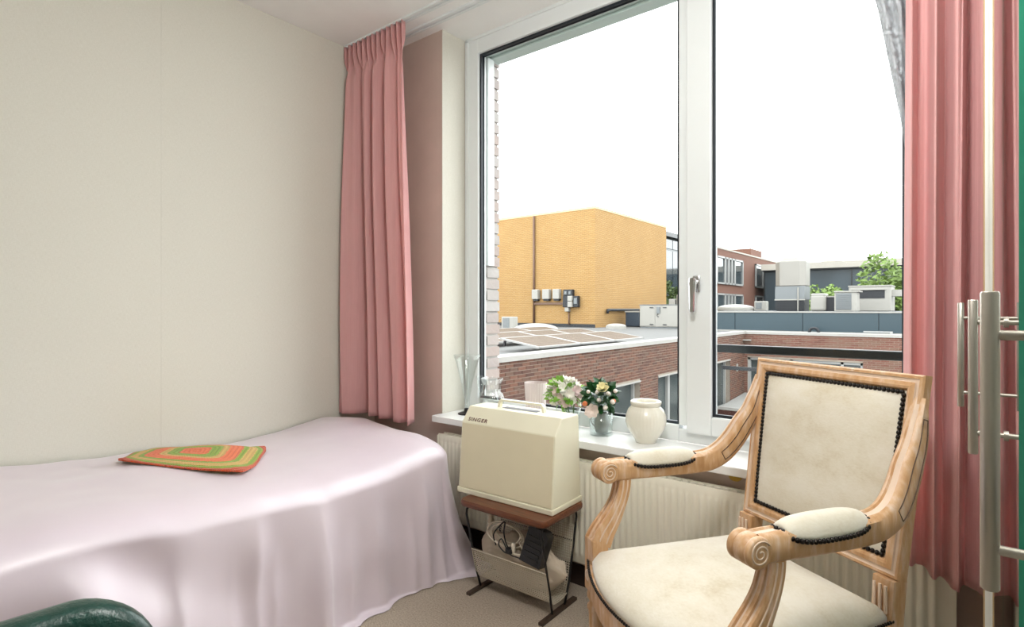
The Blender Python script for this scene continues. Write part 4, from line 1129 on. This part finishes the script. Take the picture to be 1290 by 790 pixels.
for r, (xlow, y0, n) in enumerate(((-6.33, 8.76, 3), (-8.05, 6.9, 5), (-9.85, 7.6, 5))):
    for k in range(n):
        s = empty('solar_panel', (xlow - .49, y0 + .77 + k * 1.55, .50)); s.rotation_euler = (0, radians(8.5), 0)
        tag(s, 'rooftop solar panel, %s from the near end of the %s' % (ordw[k], roww[r]), 'solar panel', 'rooftop solar panels')
        inst('frame', pf, s, (0, 0, 0)); inst('cells', pcell, s, (0, 0, 0)); inst('bracket', pbr, s, (0, 0, 0))
# skylight domes, air conditioner, air handling units
def dome(loc, r, h, label):
    t = empty('skylight_dome', loc); tag(t, label, 'skylight', 'white roof skylights')
    MB().lathe([(r * 1.05, 0), (r * 1.05, .12), (r, .13)], (0, 0, 0), 28).build('kerb', 'unit_white', t)
    MB().lathe([(r * cos(a), .13 + h * sin(a)) for a in [pi / 2 * k / 8 for k in range(8)] + [1.56]], (0, 0, 0), 28).build('dome', 'unit_white', t, smooth=True)
    return t
RZ = COPZ - .11
dome((-11.75, 16.1, RZ), .8, .22, 'large white skylight dome behind the solar panels')
dome((-11.54, 21.7, RZ), .42, .1, 'white skylight dome beside the blue rooftop unit')
ac = empty('air_conditioner', (-13.6, 16.9, RZ)); tag(ac, 'white air conditioner unit on the roof beside the brick reveal', 'air conditioner')
MB().box(-.30, .30, -.14, .14, .08, .56, bev=.02).build('casing', 'unit_white', ac)
MB().box(-.22, .10, -.15, -.14, .13, .51).build('fan_grille', 'unit_grey', ac)
for sx in (-.2, .2): MB().box(sx - .04, sx + .04, -.12, .12, 0, .08).build('foot', 'unit_dark', ac)
ah = empty('air_handling_unit', (-11.25, 23.4, RZ)); tag(ah, 'large white rooftop air handling cabinet with two doors', 'air handling unit')
MB().box(0, 2.3, 0, 1.3, .06, 1.03, bev=.02).build('cabinet', 'unit_white', ah)
MB().box(.03, 2.27, .03, 1.27, 0, .06).build('plinth', 'unit_grey', ah)
MB().box(-.02, 2.32, -.02, 1.32, 1.03, 1.06).build('lid', 'unit_grey', ah)
for xa, xb in ((.04, .74), (1.06, 1.80)):
    d = MB().box(xa, xb, -.018, 0, .10, .99, bev=.006).build('door', 'unit_white', ah)
    for zz in (.15, .90):
        xx = xb - .24 if xa < .5 else xa + .06
        MB().box(xx, xx + .17, -.04, -.018, zz, zz + .035).build('handle', 'unit_dark', d)
MB().box(.82, .98, -.05, 0, .66, .96, bev=.01).build('switch_box', 'unit_grey', ah)
MB().tube(spline([(.9, -.03, .66), (.84, -.03, .58), (.92, -.03, .50)], 5), .012, 6).build('cable', 'unit_dark', ah, smooth=True)
bl = empty('blue_unit', (-12.47, 24.4, RZ)); tag(bl, 'dark blue rooftop box beside the white air handling cabinet', 'rooftop unit')
MB().box(0, .71, 0, .8, .04, .70, bev=.02).build('casing', 'unit_blue', bl); MB().box(-.02, .73, -.02, .82, .70, .76).build('lid', 'unit_white', bl); MB().box(.04, .67, .04, .76, 0, .04).build('plinth', 'unit_dark', bl)
wt = empty('white_tank', (-11.0, 26.5, RZ)); tag(wt, 'small white tank above the air handling cabinet by the mullion', 'tank')
MB().lathe([(.3, 0), (.3, 1.5), (.26, 1.58), (.05, 1.62)], (.55, 0, 0), 20).build('tank', 'unit_white', wt, smooth=False); MB().box(-.1, .22, -.2, .2, 0, 1.35, bev=.03).build('pump_box', 'unit_white', wt)
dc = tag(MB().tube([(0, 23.25, -.16), (0, 23.25, 0), (0, 23.4, .0), (0, 26.5, .0)], .07, 10).build('roof_duct', 'unit_dark', smooth=True), 'dark pipe running along the base of the yellow brick building', 'pipe'); dc.location = (-12.80, 0, 1.14)

# ------------------------------------------------------------------ yellow brick building
yb_ = empty('yellow_building', (-12.93, 22.3, RZ)); tag(yb_, 'windowless yellow brick building rising behind the solar panels', 'building')
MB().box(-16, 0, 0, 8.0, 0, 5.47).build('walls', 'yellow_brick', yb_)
MB().box(-16.015, .015, -.015, 8.015, 5.47, 5.58).build('roof_edge', 'edge_tan', yb_)
MB().box(-15.9, .012, -.012, .0, .0, .16).build('plinth', 'unit_dark', yb_)
ch_ = MB().lathe([(.16, 0), (.16, .34), (.13, .36)], (-1.5, 5.0, 5.56), 14).build('roof_vent', 'unit_dark', yb_)
def ywall(px):  # x on the room-facing wall from a ray fraction
    a = (px - 645) / 702; return (.7817 * a - .6236) / (.6236 * a + .7817) * 22.3 + 12.93
def yz(px, py):
    a = (px - 645) / 702; d = 22.3 / (.6236 * a + .7817); return 1.2 + (389 - py) / 702 * d - RZ
xp = ywall(673.5)
MB().tube([(xp, -.06, .05), (xp, -.06, 5.45)], .06, 8).build('downpipe', 'pipe_brown', yb_, smooth=True)
for k, (p0, p1) in enumerate(((673.5, 681), (686.5, 695), (699.5, 707.5))):
    t = empty('inverter', (-12.93 + ywall((p0 + p1) / 2), 22.3, RZ + yz(690, 377))); tag(t, 'white inverter box on the yellow wall, %s of three from the downpipe' % ordw[k], 'inverter', 'white wall inverters')
    wdt = (ywall(p1) - ywall(p0)) / 2
    MB().box(-wdt, wdt, -.26, -.02, 0, .48, bev=.03).build('casing', 'unit_white', t); MB().box(-wdt * .8, wdt * .8, -.2, -.04, -.08, 0).build('connector', 'unit_dark', t)
tr_ = tag(MB().box(ywall(673), ywall(711), -.10, -.02, -.05, .05).build('cable_tray', 'pipe_brown'), 'cable tray under the three white inverters', 'cable tray'); tr_.location = (-12.93, 22.3, RZ + yz(690, 382.5))
sw = empty('switchgear', (-12.93 + ywall(720), 22.3, RZ + yz(720, 387))); tag(sw, 'dark grey electrical switch boxes right of the white inverters', 'switchgear')
q = ywall(720)
for nm, p0, p1, y0, y1, dp, mt_ in (('upper_box', 712.5, 724, 373, 365, .22, 'unit_dark'), ('lower_box', 712, 719, 387, 373, .22, 'unit_dark'), ('side_box', 725, 731, 387, 373, .22, 'unit_dark'), ('meter_upper', 719, 724.5, 379.5, 373, .3, 'unit_white'), ('meter_lower', 719, 724.5, 387, 380, .3, 'unit_white'), ('junction_box', 714, 719, 392.5, 387.3, .2, 'unit_white')):
    MB().box(ywall(p0) - q, ywall(p1) - q, -dp, -.02, yz(p0, y0) - yz(720, 387), yz(p0, y1) - yz(720, 387), bev=.02).build(nm, mt_, sw)
for p0, p1, y0, y1 in ((714, 717, 371, 367), (719.5, 722, 371, 367), (726, 730, 383, 375.5)):
    MB().box(ywall(p0) - q, ywall(p1) - q, -.235, -.22, yz(p0, y0) - yz(720, 387), yz(p0, y1) - yz(720, 387)).build('gauge', 'unit_grey', sw)
cq = ywall(717.5) - q; MB().tube([(cq, -.06, yz(717, 392.5) - yz(720, 387)), (cq, -.06, yz(717, 409) - yz(720, 387))], .035, 8).build('conduit', 'pipe_brown', sw, smooth=True)

# ------------------------------------------------------------------ far brick building with glazed end
fbld = empty('far_brick_building', (-14.95, 33, -4)); tag(fbld, 'far red brick office building with white-framed windows', 'building')
FO = Vector((-14.95, 33, -4)); ZC = 1.2
def fb2(mb, name, mat, parent=fbld): mb.xform(Matrix.Translation(-FO)); return mb.build(name, mat, parent)
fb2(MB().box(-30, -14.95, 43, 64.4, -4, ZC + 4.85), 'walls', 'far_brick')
fb2(MB().box(-30, -14.9, 42.95, 64.45, ZC + 4.85, ZC + 4.98), 'roof_edge', 'concrete')
fb2(MB().box(-20, -16.5, 60, 64, ZC + 4.9, ZC + 6.2), 'stair_head', 'far_brick')
fb2(MB().box(-17.2, -16.6, 44.3, 44.9, ZC + 4.9, ZC + 6.4), 'chimney', 'concrete')
def farwin(ya, yb, za, zb):
    w_ = fb2(MB().box(-14.95, -14.90, ya, yb, za, zb), 'window', 'far_window')
    fr = MB(); X0, X1 = -14.90, -14.80
    fr.box(X0, X1, ya, ya + .16, za, zb).box(X0, X1, yb - .16, yb, za, zb).box(X0, X1, ya, yb, zb - .14, zb).box(X0, X1, ya, yb, za, za + .14)
    for t in (.30, .42, .54, .66): c_ = lerp(ya, yb, t); fr.box(X0, X1, c_ - .12, c_ + .12, za, zb)
    fb2(fr, 'window_frame', 'ext_frame', w_)
    pn = MB().box(-14.90, -14.88, lerp(ya, yb, .44), lerp(ya, yb, .52), za + .2, za + 1.1); fb2(pn, 'pane', 'dark_window', w_)
for ya, yb in ((44.6, 51.6), (55.6, 64.0)):
    farwin(ya, yb, ZC + 2.0, ZC + 4.25); farwin(ya, yb, ZC - 1.0, ZC + 1.25)
gl = empty('glazed_building', (-14.95, 31, -4)); tag(gl, 'dark glazed building end between the yellow wall and window mullion', 'building')
GO = Vector((-14.95, 31, -4))
def gb(mb, name, mat, parent=gl): mb.xform(Matrix.Translation(-GO)); return mb.build(name, mat, parent)
gb(MB().box(-24, -15.0, 31, 42.8, -4, ZC + 4.7), 'core', 'dark_window'); gb(MB().box(-24.2, -14.6, 30.8, 42.9, ZC + 4.7, ZC + 5.0), 'roof_edge', 'rail_dark')
for za, zb, mt_ in ((ZC + 1.4, ZC + 3.85, 'far_window'), (ZC + 4.0, ZC + 4.6, 'far_window')):
    for k in range(7): gb(MB().box(-15.0, -14.94, 31.1 + k * 1.67, 31.1 + k * 1.67 + 1.58, za, zb), 'window_pane', mt_)
gb(MB().box(-15.0, -14.9, 31, 42.8, ZC + .2, ZC + 1.3), 'spandrel', 'unit_blue')

# ------------------------------------------------------------------ teal roof parapet and rooftop plant
tp = empty('teal_parapet', (-8.2, 22.5, RZ)); tag(tp, 'dark teal clad roof storey with white top trim', 'building')
for k, (a, b) in enumerate(((-8.2, -6.79), (-6.77, -4.40), (-4.38, -2.07), (-2.05, .4), (.42, 3.0))):
    MB().box(a + 8.2, b + 8.2, 0, .04, .04, 1.05 - RZ).build('cladding_panel', 'teal_panel', tp)
MB().box(0, 11.2, .04, 9, 0, 1.10 - RZ).build('body', 'unit_dark', tp)
MB().box(-.05, 11.3, -.04, .2, 1.055 - RZ, 1.10 - RZ).build('top_trim', 'coping_white', tp)
MB().box(-.02, 11.2, -.03, .0, .0, .045).build('base_trim', 'coping_white', tp)
PZ = 1.101
gn = tag(MB().tube(spline([(-.14, 0, 0), (-.14, 0, .08), (-.07, 0, .17), (.07, 0, .17), (.14, 0, .08), (.14, 0, .03)], 6), .05, 10).build('vent_pipe', 'unit_dark', smooth=True), 'bent dark vent pipe before the teal cladding', 'vent pipe'); gn.location = (-3.95, 22.1, RZ)
lp = tag(MB().box(-.45, .28, -.03, .03, .05, .085).box(.22, .28, -.03, .03, 0, .05).build('roof_rail', 'ext_frame'), 'short white rail end on the brick coping at the right', 'rail'); lp.location = (-1.75, YE + .2, COPZ)
def rayX(px, Y): a = (px - 645) / 702; return (.7817 * a - .6236) / (.6236 * a + .7817) * Y
def rayZ(px, py, Y): a = (px - 645) / 702; d = Y / (.6236 * a + .7817); return 1.2 + (389 - py) / 702 * d
# big cooling tower
YT = 27.0; x0, x1 = rayX(980, YT), rayX(1018, YT); cxm = (x0 + x1) / 2; hw = (x1 - x0) / 2
ct = empty('cooling_tower', (cxm, YT, PZ)); tag(ct, 'tall pale metal cooling tower with louvred base on the roof', 'cooling tower')
zz = lambda py: rayZ(999, py, YT) - PZ
def octo(h, c_): return [(-h, -h + c_), (-h + c_, -h), (h - c_, -h), (h, -h + c_), (h, h - c_), (h - c_, h), (-h + c_, h), (-h, h - c_)]
MB().loft([[(x, y_, z_) for x, y_ in octo(hw * s_, hw * .35)] for z_, s_ in ((zz(361), .97), (zz(360), 1), (zz(331), 1), (zz(330), .98), (zz(327), .82), (zz(326), .8))]).build('fan_hood', 'unit_metal', ct)
MB().box(-hw * .95, hw * .95, -hw * .95, hw * .95, zz(364.5), zz(361)).build('collar', 'unit_grey', ct)
MB().box(-hw * .97, hw * .95, -hw * .97, hw * .97, zz(377.5), zz(364.5)).build('mid_casing', 'unit_grey', ct)
lv = MB().box(-hw * .9, hw * .9, -hw * .9, hw * .9, 0, zz(377.8)).build('louvre_base', 'unit_dark', ct)
for k in range(5): z_ = lerp(.05, zz(380), k / 5); MB().box(-hw * .96, hw * .96, -hw * .96, -hw * .9, z_, z_ + .05).build('louvre', 'unit_dark', lv)
MB().tube([(hw * .55, -hw * 1.02, 0), (hw * .55, -hw * 1.02, zz(363))], .03, 8).build('pipe', 'unit_white', ct)
MB().box(-hw * 1.0, hw * 1.0, -hw, -hw * .96, zz(378.6), zz(377.2)).build('band', 'unit_white', ct)
def rbox(name, lab, cat, px0, px1, py1, Y, depth, mat, bev=.03, z0=PZ):
    a, b = rayX(px0, Y), rayX(px1, Y); t = empty(name, ((a + b) / 2, Y, z0)); tag(t, lab, cat)
    h_ = rayZ((px0 + px1) / 2, py1, Y) - z0; MB().box(-(b - a) / 2, (b - a) / 2, 0, depth, 0, h_, bev=bev).build('casing', mat, t); return t, (b - a) / 2, h_
t, hw_, h_ = rbox('vent_cabinet', 'plain white rooftop cabinet right of the cooling tower', 'cabinet', 1020.5, 1040, 371.5, 26, .8, 'unit_white', .08)
MB().loft([[(x * s_, .4 + y_ * s_, z_) for x, y_ in ((-hw_, -.4), (hw_, -.4), (hw_, .4), (-hw_, .4))] for z_, s_ in ((h_, .98), (h_ + .06, .8))]).build('cap', 'unit_white', t)
t, hw_, h_ = rbox('dark_gap_box', 'dark box filling the gap between the white cabinet and louvred unit', 'rooftop unit', 1040.3, 1050.5, 374.5, 26.2, .7, 'unit_dark', .02)  # dark box put in for the dark gap between these units
MB().box(-hw_, hw_, -.03, .73, h_, h_ + .05).build('lid', 'unit_white', t)
t, hw_, h_ = rbox('louvred_unit', 'white rooftop unit with a grey louvred front', 'rooftop unit', 1051, 1079, 368, 25, .9, 'unit_white', .02)
MB().box(-hw_ * .85, hw_ * .55, -.012, 0, .06, h_ - .04).build('louvre_back', 'unit_grey', t)
for k in range(8): z_ = lerp(.1, h_ - .12, k / 7); MB().box(-hw_ * .82, hw_ * .52, -.045, -.01, z_, z_ + .03).build('louvre', 'unit_grey', t)
MB().box(-hw_ * 1.04, hw_ * 1.25, -.05, .95, h_, h_ + .05).build('lid', 'unit_white', t)
t, hw_, h_ = rbox('ventilation_unit', 'white ventilation unit with a wide dark intake', 'rooftop unit', 1069, 1123, 361, 27, 1.6, 'unit_white', .03)
MB().box(-hw_ * .86, hw_ * .70, -.02, .0, h_ * .52, h_ * .86).build('intake', 'unit_dark', t)
MB().box(-hw_ * .9, hw_ * .75, -.10, .0, h_ * .86, h_ * .90).build('hood', 'unit_white', t)
MB().box(hw_, hw_ + .3, .2, .8, h_ * .60, h_ * .86).build('side_duct', 'unit_white', t)
MB().box(-hw_ * 1.02, hw_ * 1.02, -.03, 1.63, h_, h_ + .05).build('lid', 'unit_white', t)
t, hw_, h_ = rbox('small_air_conditioner', 'small white air conditioner before the far brick building', 'air conditioner', 950, 965, 379.5, 30, .5, 'unit_white', .03)
MB().box(-hw_ * .7, hw_ * .3, -.02, 0, h_ * .2, h_ * .85).build('fan_grille', 'unit_grey', t)
dome((rayX(925, 30), 30.2, PZ), .9, .2, 'flat white skylight dome before the far brick building')

# ------------------------------------------------------------------ concrete and glass building, trees
cg = empty('concrete_building', (-14, 55, -4)); tag(cg, 'long glass-fronted building under a pale concrete roof band', 'building')
CO = Vector((-14, 55, -4))
def cgb(mb, name, mat, parent=cg): mb.xform(Matrix.Translation(-CO)); return mb.build(name, mat, parent)
zb_ = ZC + 3.48; zt_ = zb_ + .60
cgb(MB().box(-14, 14, 55.4, 64, -4, zb_), 'core', 'unit_dark')
cgb(MB().box(-14.1, 14, 54.6, 64, zb_ + .05, zt_), 'roof_band', 'concrete'); cgb(MB().box(-14.1, 14, 54.9, 64, zb_ - .05, zb_ + .05), 'shadow_gap', 'rail_dark')
for k in range(8):
    a = -14 + k * 3.5; cgb(MB().box(a + .05, a + 3.45, 55.3, 55.4, -1.5, zb_ - .05), 'window_pane', 'far_glass')
    cgb(MB().box(a - .05, a + .05, 55.25, 55.4, -1.5, zb_ - .05), 'window_mullion', 'rail_dark')
for a, b in ((-9.6, -8.0), (-3.2, -2.7)): cgb(MB().box(a, b, 57, 58, zt_, zt_ + .25), 'roof_box', 'concrete')
def tree(loc, h, rx, rz, n, mat, label, seed, ls=.35):
    rnd = random.Random(seed); t = empty('tree', loc); tag(t, label, 'tree', 'trees behind the rooftops')
    MB().tube(spline([(0, 0, 0), (.1, .05, h * .35), (-.05, 0, h * .7)], 5), [.22 - .014 * k for k in range(11)], 8).build('trunk', 'tree_bark', t, smooth=True)
    mb = MB(); blobs = [(Vector((rnd.uniform(-.6, .6) * rx, rnd.uniform(-.6, .6) * rx, h - rz + rnd.uniform(-.7, .6) * rz)), rnd.uniform(.35, .6)) for _ in range(14)]
    for k in range(n):
        c_, r_ = rnd.choice(blobs); d = Vector((rnd.gauss(0, 1), rnd.gauss(0, 1), rnd.gauss(0, 1))).normalized() * rnd.uniform(.4, 1) ** .5
        p = c_ + Vector((d.x * rx * r_, d.y * rx * r_, d.z * rz * r_)); s_ = ls * rnd.uniform(.5, 1.1)
        a = Vector((rnd.gauss(0, 1), rnd.gauss(0, 1), rnd.gauss(0, .6))).normalized(); b = a.orthogonal().normalized()
        mb.add([p - a * s_ * .5, p + b * s_ * .28, p + a * s_ * .5, p - b * s_ * .28], [(0, 1, 2, 3)])
    c = mb.build('crown', mat, t, fix=False); c['kind'] = 'stuff'
tree((rayX(1030, 40), 40, -4), 7.2, 1.5, 2.6, 6000, 'tree_leaf', 'light green tree right of the cooling tower', 2)
tree((rayX(1127, 38), 38, -4), 8.0, 1.9, 3.0, 8000, 'tree_leaf', 'light green tree beside the white ventilation unit', 5)
tree((-12.9, 31.8, -4), 7.0, 1.1, 2.2, 3000, 'tree_leaf_dark', 'dark green tree below the glazed building end', 8)
